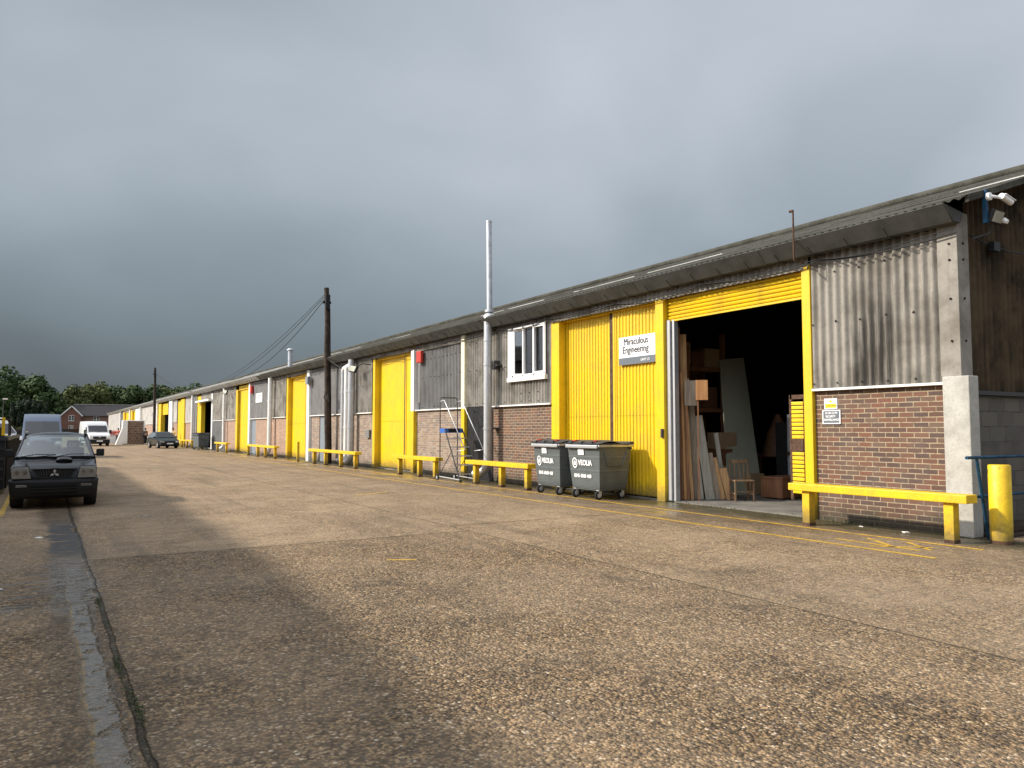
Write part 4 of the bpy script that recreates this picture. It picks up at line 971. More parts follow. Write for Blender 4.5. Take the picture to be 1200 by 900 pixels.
def arches(o, ys, r, W):
    """cut wheel arches"""
    dg = bpy.context.evaluated_depsgraph_get(); cuts = []
    for y in ys:
        c = MB().cyl((-W-.2,y,r),(W+.2,y,r),r*1.16,None,24).build('cut', M['dark']); c.parent = None; cuts.append(c)
        md = o.modifiers.new('b', 'BOOLEAN'); md.object = c; md.operation = 'DIFFERENCE'; md.solver = 'EXACT'
    po = o.parent; o.parent = None
    bpy.context.view_layer.update(); dg = bpy.context.evaluated_depsgraph_get()
    me = bpy.data.meshes.new_from_object(o.evaluated_get(dg)); o.modifiers.clear(); o.data = me; o.parent = po
    for c in cuts: bpy.data.objects.remove(c)
# --- black pickup
def pickup():
    t = empty('pickup_truck', (0,0,0), 'black double cab pickup truck parked facing the camera with bonnet scoop', 'pickup truck')
    W = .79
    # lower body: y=0 is the front of the bonnet, +y to the rear
    prof = [(.03,.40),(.02,.58),(.05,.78),(.12,.835),(.45,.90),(.95,.98),(1.12,1.02),(1.9,1.03),(3.0,1.03),(3.05,.96),(4.55,.96),(4.6,.5),(4.5,.36),(.4,.30)]
    def wf(y, z):
        w = W*(.93 if y < .1 else (.97 if y < .5 else 1.))
        if z > .8: w *= 1-.22*max(0, (z-.8))
        return w
    lo = silhouette(prof, wf).build('body', M['car_black'], t); arches(lo, (.72, 3.55), .33, W)
    bv = lo.modifiers.new('bevel', 'BEVEL'); bv.width = .035; bv.segments = 3; bv.limit_method = 'ANGLE'; bv.angle_limit = radians(28)
    for p in lo.data.polygons: p.use_smooth = True
    # cab: pillars, roof, glass
    w0, w1 = .73, .555; A = (1.08, 1.02); B = (1.66, 1.475); C = (2.75, 1.49); Dd = (3.02, 1.03)
    rf = MB(); rp = [(1.62,1.47),(1.75,1.525),(2.2,1.55),(2.6,1.535),(2.78,1.48)]
    vs = []
    for u in (-1,-.85,-.4,0,.4,.85,1):
        for y, z in rp: vs.append((u*(w1+.03), y+(.04*abs(u)**2 if y < 2 else 0), z-.075*abs(u)**4))
    fs = [(a*5+i, a*5+i+1, (a+1)*5+i+1, (a+1)*5+i) for a in range(6) for i in range(4)]
    rf.add(vs, fs, None, True); rf.box(-w1+.03,w1-.03,1.7,2.7,1.44,1.475)
    rf.build('roof', M['car_black'], t, recalc=True)
    for s in (-1, 1):
        pl = MB()
        pl.tube([(s*w0*.99, A[0]-.0, A[1]-.03), (s*(w1+.035), B[0]-.0, B[1]-.02), (s*(w1+.02), 1.8, 1.49)], [.035,.03,.03], None, 8)
        pl.tube([(s*w0, 2.05, 1.02), (s*(w1+.02), 2.1, 1.48)], .035, None, 6); pl.tube([(s*w0, Dd[0], Dd[1]), (s*(w1+.01), C[0], C[1])], .05, None, 6)
        pl.tube([(s*(w1+.01), 1.66, 1.485), (s*(w1+.01), 2.75, 1.49)], .03, None, 6)
        pl.build('window_pillars', M['car_black'], t)
    def pane(name, pts, mat='windscreen'):
        m = MB(); m.add(pts, [tuple(range(len(pts)))]); return m.build(name, M[mat], t, recalc=False)
    ws = MB(); vs = []
    for u in (-1,-.6,0,.6,1):
        vs += [(u*w0*.97, A[0]-.06+.06*u*u, A[1]+.01), (u*w1*1.03, B[0]-.05+.05*u*u, B[1]+.0)]
    ws.add(vs, [(2*i, 2*i+2, 2*i+3, 2*i+1) for i in range(4)], None, True); ws.build('windscreen', M['windscreen'], t, recalc=False)
    for s in (-1, 1):
        pane('side_window', [(s*w0*.99,1.15,1.04),(s*w0*.99,2.02,1.04),(s*(w1+.03),2.06,1.46),(s*(w1+.03),1.66,1.46)])
        pane('side_window', [(s*w0*.99,2.1,1.04),(s*w0*.99,2.98,1.04),(s*(w1+.03),2.72,1.46),(s*(w1+.03),2.13,1.46)])
    pane('rear_window', [(-w0,3.0,1.04),(w0,3.0,1.04),(w1,2.76,1.46),(-w1,2.76,1.46)])
    MB().box(-.1,.1,1.6,1.63,1.35,1.41,bev=.01).build('rear_view_mirror', M['plastic'], t)
    MB().box(-w0*.95,w0*.95,1.08,1.4,.9,1.03,bev=.04).build('dashboard', M['plastic'], t)
    for x in (-.33,.33):
        m = MB(); m.box(x-.22,x+.22,2.0,2.12,.75,1.2,M['fabric'],.05); m.box(x-.13,x+.13,2.02,2.12,1.2,1.36,M['fabric'],.04); m.box(x-.22,x+.22,1.6,2.05,.65,.8,M['fabric'],.04); m.build('seat', None, t)
    m = MB(); m.tube([(.33+.17*cos(a), 1.5+.05*sin(a), 1.04+.16*sin(a)) for a in [2*pi*i/18 for i in range(19)]], .014, None, 6); m.build('steering_wheel', M['plastic'], t)
    for (x, lab) in ((.33, 'EB'),): text_mesh('seat_badge', 'CD', .1, M['letter'], t, (.25, 1.985, 1.22), (1,0,0), (0,0,1), .003, bold=.008)
    # bonnet scoop, louvres, wipers
    m = MB(); m.tube([(.20,.66,.985),(.20,.8,1.0),(.20,1.0,1.0)], [.0,.0,.0], None, 4) if False else None
    vs = []; n = 10
    for (y, h, w) in ((.62,.05,.155),(.72,.062,.16),(.9,.05,.15),(1.05,.01,.13)):
        zb = .90+(y-.45)*.16-.012
        for i in range(n+1):
            a = pi*i/n; vs.append((.16-w*cos(a), y, zb+(h+.02)*sin(a)**.6 if 0 < i < n else zb))
    fs = [(r*(n+1)+i, r*(n+1)+i+1, (r+1)*(n+1)+i+1, (r+1)*(n+1)+i) for r in range(3) for i in range(n)]
    m.add(vs, fs, None, True); sc = m.build('bonnet_scoop', M['car_black'], t)
    MB().box(.055,.265,.632,.66,.935,.965,bev=.012).build('scoop_mouth', M['dark'], sc)
    for x in (-.30, .50):
        MB().box(x-.16,x+.16,.93,.99,.975,.985,bev=.003).build('bonnet_vent', M['dark'], t)
    for s in (-1, 1):
        MB().tube([(-.62 if s < 0 else .05, 1.0, 1.03), (-.35 if s < 0 else .3, 1.04, 1.075), (.0 if s < 0 else .62, 1.06, 1.07)], .009, None, 6).build('wiper', M['plastic'], t)
    # grille
    m = MB(); m.prism([(-.30,.64),(.30,.64),(.38,.80),(-.38,.80)], 1, .0, .05, M['dark'])
    for i in range(15):
        x = -.34+i*.0486
        if abs(x) < .07: continue
        m.prism([(x*.86-.007,.655),(x*.86+.007,.655),(x*1.04+.007,.785),(x*1.04-.007,.785)], 1, -.012, .0, M['darkmetal'])
    m.box(-.31,.31,-.02,.03,.622,.646,M['car_black'],.008); m.box(-.41,.41,-.02,.03,.79,.815,M['car_black'],.008)
    m.box(-.085,.085,-.018,.02,.65,.83,M['car_black'],.02); m.build('grille', None, t)
    m = MB()          # three-diamond emblem
    c = Vector((0, .715)); L = .052
    for a in (90, 210, 330):
        d = Vector((cos(radians(a)), sin(radians(a)))); p = Vector((-d.y, d.x))
        pts = [c, c+d*L*.87+p*L*.5, c+d*L*1.74, c+d*L*.87-p*L*.5]
        m.prism([(q.x, q.y) for q in pts], 1, -.035, -.018)
    m.build('emblem', M['chrome'], t)
    for s in (-1, 1):
        m = MB(); pts = [(s*.41,.625),(s*.725,.625),(s*.745,.80),(s*.70,.845),(s*.46,.855)]
        m.prism(pts, 1, -.005, .12, M['headlamp']); m.prism([(a*1., b) for a, b in [(s*.395,.61),(s*.735,.61),(s*.757,.80),(s*.71,.858),(s*.45,.87)]], 1, .01, .13, M['plastic'])
        for cx in (.51, .65): m.cyl((s*cx,-.012,.735),(s*cx,.0,.735),.05,M['lens'],16); m.cyl((s*cx,-.008,.735),(s*cx,.0,.735),.034,M['darkmetal'],14)
        hl = m.build('headlight', None, t)
        m = MB(); m.prism([(a[0], a[1]) for a in [(s*.405,.622),(s*.728,.622),(s*.748,.80),(s*.705,.848),(s*.455,.858)]], 1, -.022, -.014); m.build('headlight_glass', M['lens'], hl)
        m = MB(); m.box(min(s*.77,s*.93),max(s*.77,s*.93),1.2,1.28,1.02,1.18,None,.03); m.box(min(s*.72,s*.85),max(s*.72,s*.85),1.22,1.27,1.03,1.07,None,.01)
        m.build('wing_mirror', M['plastic'], t)
        m = MB(); m.box(min(s*.47,s*.66),max(s*.47,s*.66),-.075,-.06,.455,.50,None,.008); m.build('fog_lamp', M['lens'], t)
    m = MB(); vs = []
    bp = [(-.02,.60),(-.07,.585),(-.085,.54),(-.08,.40),(-.05,.27),(.05,.21),(.3,.21),(.3,.60)]
    us = [-1,-.9,-.5,0,.5,.9,1]
    for u in us:
        for y, z in bp: vs.append((u*.79*(.93+.07*min(1, (z-.2)/.25)), y+.10*abs(u)**4, z))
    fs = [(a*8+i, a*8+(i+1)%8, (a+1)*8+(i+1)%8, (a+1)*8+i) for a in range(6) for i in range(8)]
    fs += [tuple(range(8)), tuple(range(48,56))[::-1]]
    m.add(vs, fs); m.build('bumper', M['plastic'], t, bevel=.015)
    m = MB(); m.box(-.40,.40,-.09,-.07,.33,.50,M['dark']);
    for z in (.36,.42,.48): m.box(-.42,.42,-.10,-.085,z-.008,z+.008,M['plastic'])
    m.build('lower_grille', None, t)
    for x in (-.66,.66):
        for y in (.72,3.55): wheel_obj(t, x, y, .335, .23)
    MB().box(-.6,.6,.3,4.4,.22,.36).build('chassis', M['dark'], t)
    MB().box(-.62,-.58,1.6,2.7,1.545,1.565).box(.54,.58,1.62,1.68,1.535,1.56).build('roof_rail', M['chrome'], t)
    return t
pt = pickup(); pt.location = (.235, 18.2, 0); pt.rotation_euler.z = radians(-1.2)

def van(label, paint, W, H, L, sc=1., bonnet=.95):
    t = empty('van', (0,0,0), label, 'van'); hb = 1.15
    prof = [(.05,.30),(.0,.5),(.03,.95),(.12,1.08),(.75,1.28),(.82,1.32),(1.42,H-.42),(1.62,H-.2),(1.95,H-.04),(2.4,H),(L-.15,H),(L-.02,H-.1),(L,.5),(L-.1,.28)]
    def wf(y, z):
        w = W*(.90 if y < .1 else (.955 if y < .5 else 1.)); return w*(1-(.10*max(0, z-1.2)/(H-1.2)))
    b = silhouette(prof, wf).build('body', M[paint], t); arches(b, (.95, L-1.1), .35, W)
    bv = b.modifiers.new('bevel', 'BEVEL'); bv.width = .06; bv.segments = 3; bv.limit_method = 'ANGLE'; bv.angle_limit = radians(30)
    for p in b.data.polygons: p.use_smooth = True
    def on(y, z, u, off=.02): return (u*wf(y, z), y-off, z+off)
    m = MB(); m.add([on(.86,1.37,-.88),on(.86,1.37,0,.03),on(.86,1.37,.88),on(1.40,H-.46,.88),on(1.40,H-.46,0,.03),on(1.40,H-.46,-.88)], [(0,1,4,5),(1,2,3,4)]); m.build('windscreen', M['darkglass'], t, recalc=False)
    for s in (-1, 1):
        w = s*(W*1.0+.006)
        m = MB(); m.add([(w*.985,1.02,1.30),(w*.985,1.95,1.28),(w*.935,1.95,H-.55),(w*.935,1.50,H-.55)], [(0,1,2,3)]); m.build('side_window', M['darkglass'], t, recalc=False)
        MB().box(min(s*(W+.04),s*(W+.24)),max(s*(W+.04),s*(W+.24)),1.02,1.12,1.25,1.58,None,.03).build('wing_mirror', M['plastic'], t)
        m = MB(); m.prism([(s*.60*W/1.,.78),(s*.90*W,.80),(s*.91*W,1.05),(s*.72*W,1.0)], 1, -.02, .1); m.build('headlight', M['headlamp'], t)
        MB().box(min(s*(W-.0),s*(W+.015)),max(s*(W-.0),s*(W+.015)),.4+.95,L-1.6,.5,.6).build('side_moulding', M['plastic'], t)
    m = MB(); m.box(-W*.58,W*.58,-.025,.04,.70,.95,M['plastic'],.02)
    for z in (.76,.82,.88): m.box(-W*.55,W*.55,-.035,-.025,z-.01,z+.01,M['darkmetal'])
    m.box(-.08,.08,-.045,-.03,.83,.93,M['chrome'],.01)
    m.build('grille', None, t)
    MB().box(-W*.93,W*.93,-.06,.25,.28,.66,bev=.06).build('bumper', M['plastic'], t)
    MB().box(-.26,.26,-.075,-.06,.45,.56).build('number_plate', M['letter'], t)
    for x in (-W+.12, W-.12):
        for y in (.95, L-1.1): wheel_obj(t, x, y, .34, .22, 'darkmetal')
    MB().box(-W*.8,W*.8,.3,L-.3,.22,.35).build('chassis', M['dark'], t)
    for s in (-1,1): MB().tube([(s*.1,.84,1.36),(s*.1+.3,.95,1.45),(s*.1+.5,.92,1.40)], .012, None, 5).build('wiper', M['plastic'], t)
    return t
bvn = van('blue-grey high roof van parked behind the black pickup', 'car_blue', .97, 2.5, 5.6); bvn.location = (0., 49.5, 0); bvn.rotation_euler.z = radians(1)
wv = van('white panel van parked facing the camera in front of the brick house', 'car_white', .97, 2.44, 5.4); wv.location = (4.75, 84.5, 0); wv.rotation_euler.z = radians(7)
wv2 = van('white van partly behind the dark skip at the left edge', 'car_white', .95, 2.42, 5.2); wv2.location = (-1.35, 57., 0); wv2.rotation_euler.z = radians(48)
def hatch():
    t = empty('hatchback_car', (0,0,0), 'dark green hatchback parked by the far yellow barrier', 'car'); W = .84
    prof = [(.06,.30),(.0,.45),(.02,.62),(.15,.70),(1.0,.86),(1.12,.90),(3.75,.92),(3.98,.85),(4.05,.5),(3.95,.3)]
    def wf(y, z): return W*(.88 if y < .1 else (.95 if y < .3 or y > 3.9 else 1.))*(1-.1*max(0, z-.6))
    b = silhouette(prof, wf).build('body', M['car_green'], t); arches(b, (.78, 3.25), .30, W)
    bv = b.modifiers.new('bevel', 'BEVEL'); bv.width = .05; bv.segments = 3; bv.limit_method = 'ANGLE'; bv.angle_limit = radians(25)
    for p in b.data.polygons: p.use_smooth = True
    pr = [(1.1,.88),(1.85,1.36),(2.3,1.42),(3.0,1.41),(3.45,1.30),(3.85,.90)]
    def wc(y, z): return .80-.19*(z-.88)/.54
    cab = silhouette(pr, wc).build('cabin', M['car_green'], t, bevel=.04)
    m = MB(); m.add([(-.72,1.13,.93),(.72,1.13,.93),(.58,1.80,1.34),(-.58,1.80,1.34)], [(0,1,2,3)]); m.build('windscreen', M['darkglass'], t, recalc=False)
    for s in (-1, 1):
        m = MB(); m.add([(s*.80,1.35,.93),(s*.80,3.5,.93),(s*.665,3.2,1.32),(s*.66,1.9,1.33)], [(0,1,2,3)]); m.build('side_window', M['darkglass'], t, recalc=False)
        MB().box(min(s*.8,s*.98),max(s*.8,s*.98),1.3,1.4,.90,1.02,None,.03).build('wing_mirror', M['plastic'], t)
        m = MB(); m.prism([(s*.42,.50),(s*.72,.52),(s*.75,.66),(s*.5,.64)], 1, -.03, .12); m.build('headlight', M['chrome'], t)
    MB().box(-.38,.38,-.02,.04,.50,.62,bev=.02).build('grille', M['plastic'], t); MB().box(-.26,.26,-.05,-.03,.37,.47).build('number_plate', M['letter'], t)
    MB().box(-.78,.78,-.03,.2,.24,.42,bev=.05).build('bumper', M['plastic'], t)
    for x in (-.72,.72):
        for y in (.78, 3.25): wheel_obj(t, x, y, .30, .19, 'chrome')
    MB().box(-.6,.6,.3,3.8,.18,.32).build('chassis', M['dark'], t)
    return t
hc = hatch(); hc.location = (9.3, 71.2, 0); hc.rotation_euler.z = radians(9)

# skip / roll-off container at the left
t = empty('waste_skip', (-2.2, 26, 0), 'long black ribbed steel waste container at the left edge beside the pickup', 'container', origin=True)
m = MB(); x0, x1, y0, y1 = -3.3, -.78, 22.8, 34.5
m.box(x0,x1,y0,y0+.06,.12,1.38); m.box(x0,x1,y1-.06,y1,.12,1.38); m.box(x0,x0+.06,y0+.06,y1-.06,.12,1.38); m.box(x1-.06,x1,y0+.06,y1-.06,.12,1.38); m.box(x0+.06,x1-.06,y0+.06,y1-.06,.12,.2)
m.build('shell', M['black'], t)
for y in [y0+.3+i*.75 for i in range(16)]:
    if y < y1: MB().box(x1,x1+.05,y-.04,y+.04,.14,1.34).build('rib', M['black'], t)
m = MB()
for zz in (.35,.6,.85,1.1): m.box(x0+.02,x1-.02,y0-.03,y0,zz,zz+.06)
m.box(x0-.03,x1+.05,y0-.05,y0+.08,1.33,1.42); m.box(x1-.05,x1+.06,y0+.08,y1,1.33,1.42); m.build('rim', M['darkmetal'], t)
MB().box(x0+.2,x1-.2,y0+.2,y1-.2,0,.12).build('runners', M['dark'], t)
t = empty('forklift', (-2.0, 42, 0), 'yellow forklift behind the black container at the left edge', 'forklift', origin=True)
MB().box(-2.3,-1.2,41.4,43.6,.35,1.15,bev=.06).box(-2.2,-1.3,43.0,43.7,.3,1.35,bev=.08).build('body', M['yellow'], t)
for x in (-2.05,-1.5): MB().box(x-.06,x+.06,41.1,41.25,.1,2.15).build('mast', M['yellow'], t)
for x in (-2.2,-1.3): MB().tube([(x,41.5,1.15),(x,41.6,2.05),(x,43.1,2.05),(x,43.4,1.35)], .04, None, 6).build('cage_post', M['black'], t)
MB().box(-2.25,-1.25,41.5,43.2,2.03,2.1).build('cage_roof', M['black'], t); MB().box(-1.9,-1.5,42.3,42.8,1.15,1.3).box(-1.9,-1.5,42.75,42.85,1.3,1.7,bev=.03).build('seat', M['fabric'], t)
for x in (-2.2,-1.3):
    for y in (41.7,43.2): MB().cyl((x-.1,y,.3),(x+.1,y,.3),.3,None,18).build('wheel', M['rubber'], t)
for x in (-2.0,-1.55): MB().box(x-.05,x+.05,40.1,41.1,.1,.15).build('fork', M['darkmetal'], t)

# pallet stack, cages
t = empty('pallet_stack', (8.0, 92, 0), 'tall stack of brown cartons wrapped in white film in the far yard', 'pallet stack', origin=True)
MB().box(7.35,9.35,91.6,93.2,.12,2.5,bev=.03).build('cartons', M['pallet_carton'], t)
m = MB(); m.box(7.28,7.75,91.5,93.3,.1,2.56,None,.03); m.box(7.28,9.42,91.55,93.3,2.50,2.6,None,.03); m.box(9.3,9.45,91.55,93.3,1.2,2.56,None,.03); m.build('film_wrap', M['shrink'], t)
MB().prism([(6.65,0),(7.3,0),(7.3,1.9)], 1, 91.5, 92.6).build('loose_film', M['shrink'], t)
MB().box(7.3,9.4,91.55,93.25,0,.12).build('pallet', M['oldwood'], t)
o = MB().prism([(9.75,0),(11.2,0),(10.95,.35),(9.95,1.0)], 1, 93., 95.).build('covered_load', M['shrink']); tag(o, 'low white sheeted heap between the pallet stack and the parked hatchback', 'sheeted load')
def cage(x, y, label):
    t = empty('roll_cage', (x, y, 0), label, 'cage', 'white wire cages in the far yard')
    m = MB()
    for a in (0, 1.0):
        for b in (0, .9): m.box(a-.03,a+.03,b-.03,b+.03,.05,1.45)
    for z in (.1,.55,1.0,1.42):
        m.box(0,1.0,-.02,.02,z-.02,z+.02); m.box(0,1.0,.88,.92,z-.02,z+.02); m.box(-.02,.02,0,.9,z-.02,z+.02); m.box(.98,1.02,0,.9,z-.02,z+.02)
    for i in range(1, 6): m.box(i/6-.012,i/6+.012,-.012,.012,.1,1.42); m.box(i/6-.012,i/6+.012,.888,.912,.1,1.42)
    m.build('frame', M['white'], t)
    MB().box(.06,.94,.06,.84,.12,.95,bev=.03).build('load', M['shrink'], t); MB().box(.08,.92,.08,.8,.96,1.5,bev=.08).build('top_load', M['red'], t); return t
cage(6.15, 96.5, 'white wire cage with red bags on top just right of the white panel van')
cage(7.35, 98.5, 'white wire cage standing behind the film wrapped pallet stack')

# people
def person(loc, label, top, legs, rz=0., pose=0, hair='plastic'):
    t = empty('person', loc, label, 'person', rz=rz)
    J = [(0,0,.95),(0,0,1.2),(0,0,1.42),(0,0,1.52),(0,-.01,1.66),
         (.17,0,1.40),(.22,.02,1.12),(.22,-.10,.90),(-.17,0,1.40),(-.22,.02,1.12),(-.2,-.12,.92),
         (.09,0,.90),(.11,-.02+.10*pose,.50),(.12,.03+.2*pose,.08),(.12,-.10+.2*pose,.03),(-.09,0,.90),(-.11,-.02-.10*pose,.50),(-.12,.03-.12*pose,.08),(-.12,-.10-.12*pose,.03)]
    E_ = [(0,1),(1,2),(2,3),(3,4),(2,5),(5,6),(6,7),(2,8),(8,9),(9,10),(0,11),(11,12),(12,13),(13,14),(0,15),(15,16),(16,17),(17,18)]
    R_ = [.13,.13,.13,.055,.095,.06,.045,.035,.06,.045,.035,.09,.06,.045,.04,.09,.06,.045,.04]
    def skin(name, idx, scale, mat, parent, add=0.):
        me = bpy.data.meshes.new(name); mp = {j: i for i, j in enumerate(idx)}
        me.from_pydata([J[j] for j in idx], [(mp[a], mp[b]) for a, b in E_ if a in mp and b in mp], [])
        o = bpy.data.objects.new(name, me); COL.objects.link(o); o.parent = parent
        md = o.modifiers.new('skin', 'SKIN'); md.use_smooth_shade = True
        for j in idx:
            d = me.skin_vertices[0].data[mp[j]]; r = R_[j]*scale+add; d.radius = (r*1.15 if j in (0,1,2) else r, r*.85 if j in (0,1,2) else r); d.use_root = (mp[j] == 0)
        sb = o.modifiers.new('s', 'SUBSURF'); sb.levels = 1; sb.render_levels = 2; me.materials.append(mat); return o
    b = skin('body', list(range(19)), 1, M['skin'], t)
    skin('jacket', [1,2,5,6,7,8,9,10][:], 1, top, t, .04); skin('trousers', [0,11,12,13,15,16,17], 1, legs, t, .03)
    m = MB(); m.tube([(0,.02,1.60),(0,.02,1.70),(0,.01,1.77)], [.09,.105,.05], None, 12); m.build('hair', M[hair], t)
    m = MB(); m.box(-.015,.015,-.12,-.09,1.63,1.67,None,.006); m.build('nose', M['skin'], t)
    return t
person((9.45, 91.2, 0), 'person in dark clothes standing right of the tall pallet stack', M['fabric'], M['plastic'], .6, .3)
person((7.15, 95.5, 0), 'person in a red top and dark trousers beside the white cages', M['red'], M['plastic'], -.5, .2)
person((11.1, 83., 0), 'person in a white top beyond the parked hatchback', M['letter'], M['greydoor'], .2, .0)

# ------------------------------------------------------------------ far background
t = empty('brick_house', (8, 250, 0), 'red brick house with gabled front and slate roof beyond the yard', 'house', origin=True)
Z0 = 0
MB().prism([(4.3,0),(9.1,0),(9.1,5.75),(6.75,8.15),(4.3,5.75)], 1, 247.5, 250).box(9.1,40,250.,258,0,5.7).build('wall', M['brick_house'], t)
m = MB(); m.prism([(9.1,5.5),(40,5.5),(40,8.7),(8.,8.7)], 1, 249.6, 249.7) if False else None
m.add([(7.5,249.4,5.5),(41,249.4,5.5),(41,254.,8.85),(7.5,254.,8.85),(41,258.6,5.5),(7.5,258.6,5.5)], [(0,1,2,3),(3,2,4,5)])
m.add([(4.0,247.2,5.5),(6.72,247.2,8.3),(6.72,254,8.3),(4.0,254,5.5),(9.45,247.2,5.5),(9.45,254,5.5)], [(0,1,2,3),(1,4,5,2)])
r_ = m.build('roof', M['slate'], t, recalc=False)
MB().box(7.5,41,253.85,254.15,8.8,8.98).build('ridge', M['concrete'], t)
m = MB()
for a, b in (((3.95,5.35),(6.75,8.2)),((9.5,5.35),(6.75,8.2))):
    d = Vector((b[0]-a[0], b[1]-a[1])).normalized(); n = Vector((-d.y, d.x))*.16
    m.prism([(a[0]-n.x,a[1]-n.y),(b[0]-n.x,b[1]-n.y),(b[0]+n.x,b[1]+n.y),(a[0]+n.x,a[1]+n.y)], 1, 247.1, 247.3)
m.build('barge_board', M['white'], t)
def hwin(x0, x1, z0, z1, y):
    f = MB().box(x0,x1,y-.08,y+.02,z0,z1); f.box(x0-.1,x1+.1,y-.12,y+.02,z0-.15,z0-.02); w = f.build('window', M['white'], t)
    for a, b in ((0,.5),(.5,1)):
        m = MB(); xa = x0+(x1-x0)*a+.08; xb = x0+(x1-x0)*b-.08; zm = (z0+z1)/2
        m.box(xa,xb,y-.1,y-.07,z0+.1,zm-.05).box(xa,xb,y-.1,y-.07,zm+.05,z1-.1); q = m.build('pane', M['darkglass'], t); q.parent = w
hwin(6.1,7.4,4.1,5.6,247.5); hwin(6.1,7.3,1.5,2.8,247.5)
for x in (12.3, 17.2, 20.5, 25): hwin(x,x+1.5,3.7,5.3,250)
m = MB(); m.box(-60,30,228,228.25,0,1.75); o = m.build('boundary_fence', M['pole']); tag(o, 'dark boundary fence in front of the brick house', 'fence')
t = empty('lamp_post', (-5.6, 150, 0), 'thin far lamp post with pale head at the left edge', 'lamp post')
MB().tube([(0,0,0),(0,0,6.5)], .07, None, 8).build('column', M['darkmetal'], t); MB().box(-.1,.6,-.15,.15,6.5,6.7,bev=.05).build('lamp_head', M['white'], t)
o = pole(24.5, 242, 0, 11.5, .16, 'dark pole rising in front of the brick house roof')
# trees
def crown_mesh(name, R, H, n, leaf, seed, conif=False):
    rnd = random.Random(seed); vs = []; fs = []
    lobes = []
    for i in range(34):
        a = rnd.uniform(0, 2*pi); q = rnd.random(); zz = rnd.uniform(.0, 1.)
        rad = R*(1-zz*zz*.55)*sqrt(rnd.uniform(.1,1)) if not conif else R*(1-.25*zz)*sqrt(rnd.uniform(.3,1))
        env = math.sqrt(max(.05, 1-(2*zz-.85)**2/1.6)) if not conif else 1
        lobes.append((rad*env*cos(a), rad*env*sin(a), H*zz, R*rnd.uniform(.2,.38)))
    for i in range(n):
        lx, ly, lz, lr = rnd.choice(lobes)
        d = Vector((rnd.gauss(0,1), rnd.gauss(0,1), rnd.gauss(0,.8))).normalized()*lr*rnd.uniform(.65,1.05)
        c = Vector((lx, ly, lz))+d
        if conif: c.z = lz+d.z*2.2
        nrm = (d.normalized()+Vector((rnd.uniform(-.7,.7), rnd.uniform(-.7,.7), rnd.uniform(-.3,.8)))).normalized()
        a = nrm.cross(Vector((rnd.uniform(-1,1), rnd.uniform(-1,1), .3))).normalized(); b = nrm.cross(a)
        s = leaf*rnd.uniform(.5,1.3); o = len(vs)
        vs += [c-a*s-b*s*.5, c+a*s*.4-b*s, c+a*s+b*s*.4, c-a*s*.3+b*s]; fs.append((o,o+1,o+2,o+3))
    me = bpy.data.meshes.new(name); me.from_pydata([tuple(v) for v in vs], [], fs); return me
cr = [crown_mesh('crown', 6.5, 10.5, 6500, .34, s) for s in (1,2,3)]
crc = crown_mesh('crown', 2.6, 8.5, 4200, .26, 9, True)
def trunk_mesh(h, r, crh, crr, seed):
    rnd = random.Random(seed); m = MB(); m.tube([(0,0,0),(.1,0,h*.5),(0,.1,h),(.1,.1,h+crh*.5)], [r,r*.8,r*.6,r*.2], None, 8)
    for i in range(7):
        a = rnd.uniform(0,2*pi); zz = h*rnd.uniform(.8,1.3); m.tube([(0,0,zz),(cos(a)*crr*.35,sin(a)*crr*.35,zz+crh*.2),(cos(a)*crr*.7,sin(a)*crr*.7,zz+crh*.35)], [r*.4,r*.25,r*.08], None, 6)
    me = bpy.data.meshes.new('trunk'); me.from_pydata(m.v, [], m.f); me.materials.append(M['bark']); return me
tm = trunk_mesh(3.2, .4, 10.5, 6.5, 4)
def tree(x, y, s, zs, var, mat, label, cat='tree'):
    t = empty('tree', (x, y, 0), label, cat, 'trees beyond the yard')
    me = cr[var] if var < 3 else crc
    key = me.name+mat
    if key not in tree.cache:
        m2 = me.copy(); m2.name = 'crown'; m2.materials.clear(); m2.materials.append(M[mat]); tree.cache[key] = m2
    o = bpy.data.objects.new('crown', tree.cache[key]); COL.objects.link(o); o.parent = t; o.location = (0,0,2.4*zs); o.scale = (s,s,zs); o.rotation_euler.z = random.uniform(0,6)
    tr = bpy.data.objects.new('trunk', tm); COL.objects.link(tr); tr.parent = t; tr.scale = (s,s,zs)
    return t
tree.cache = {}
def px2x(c, y): return (c-50)*y/1235.
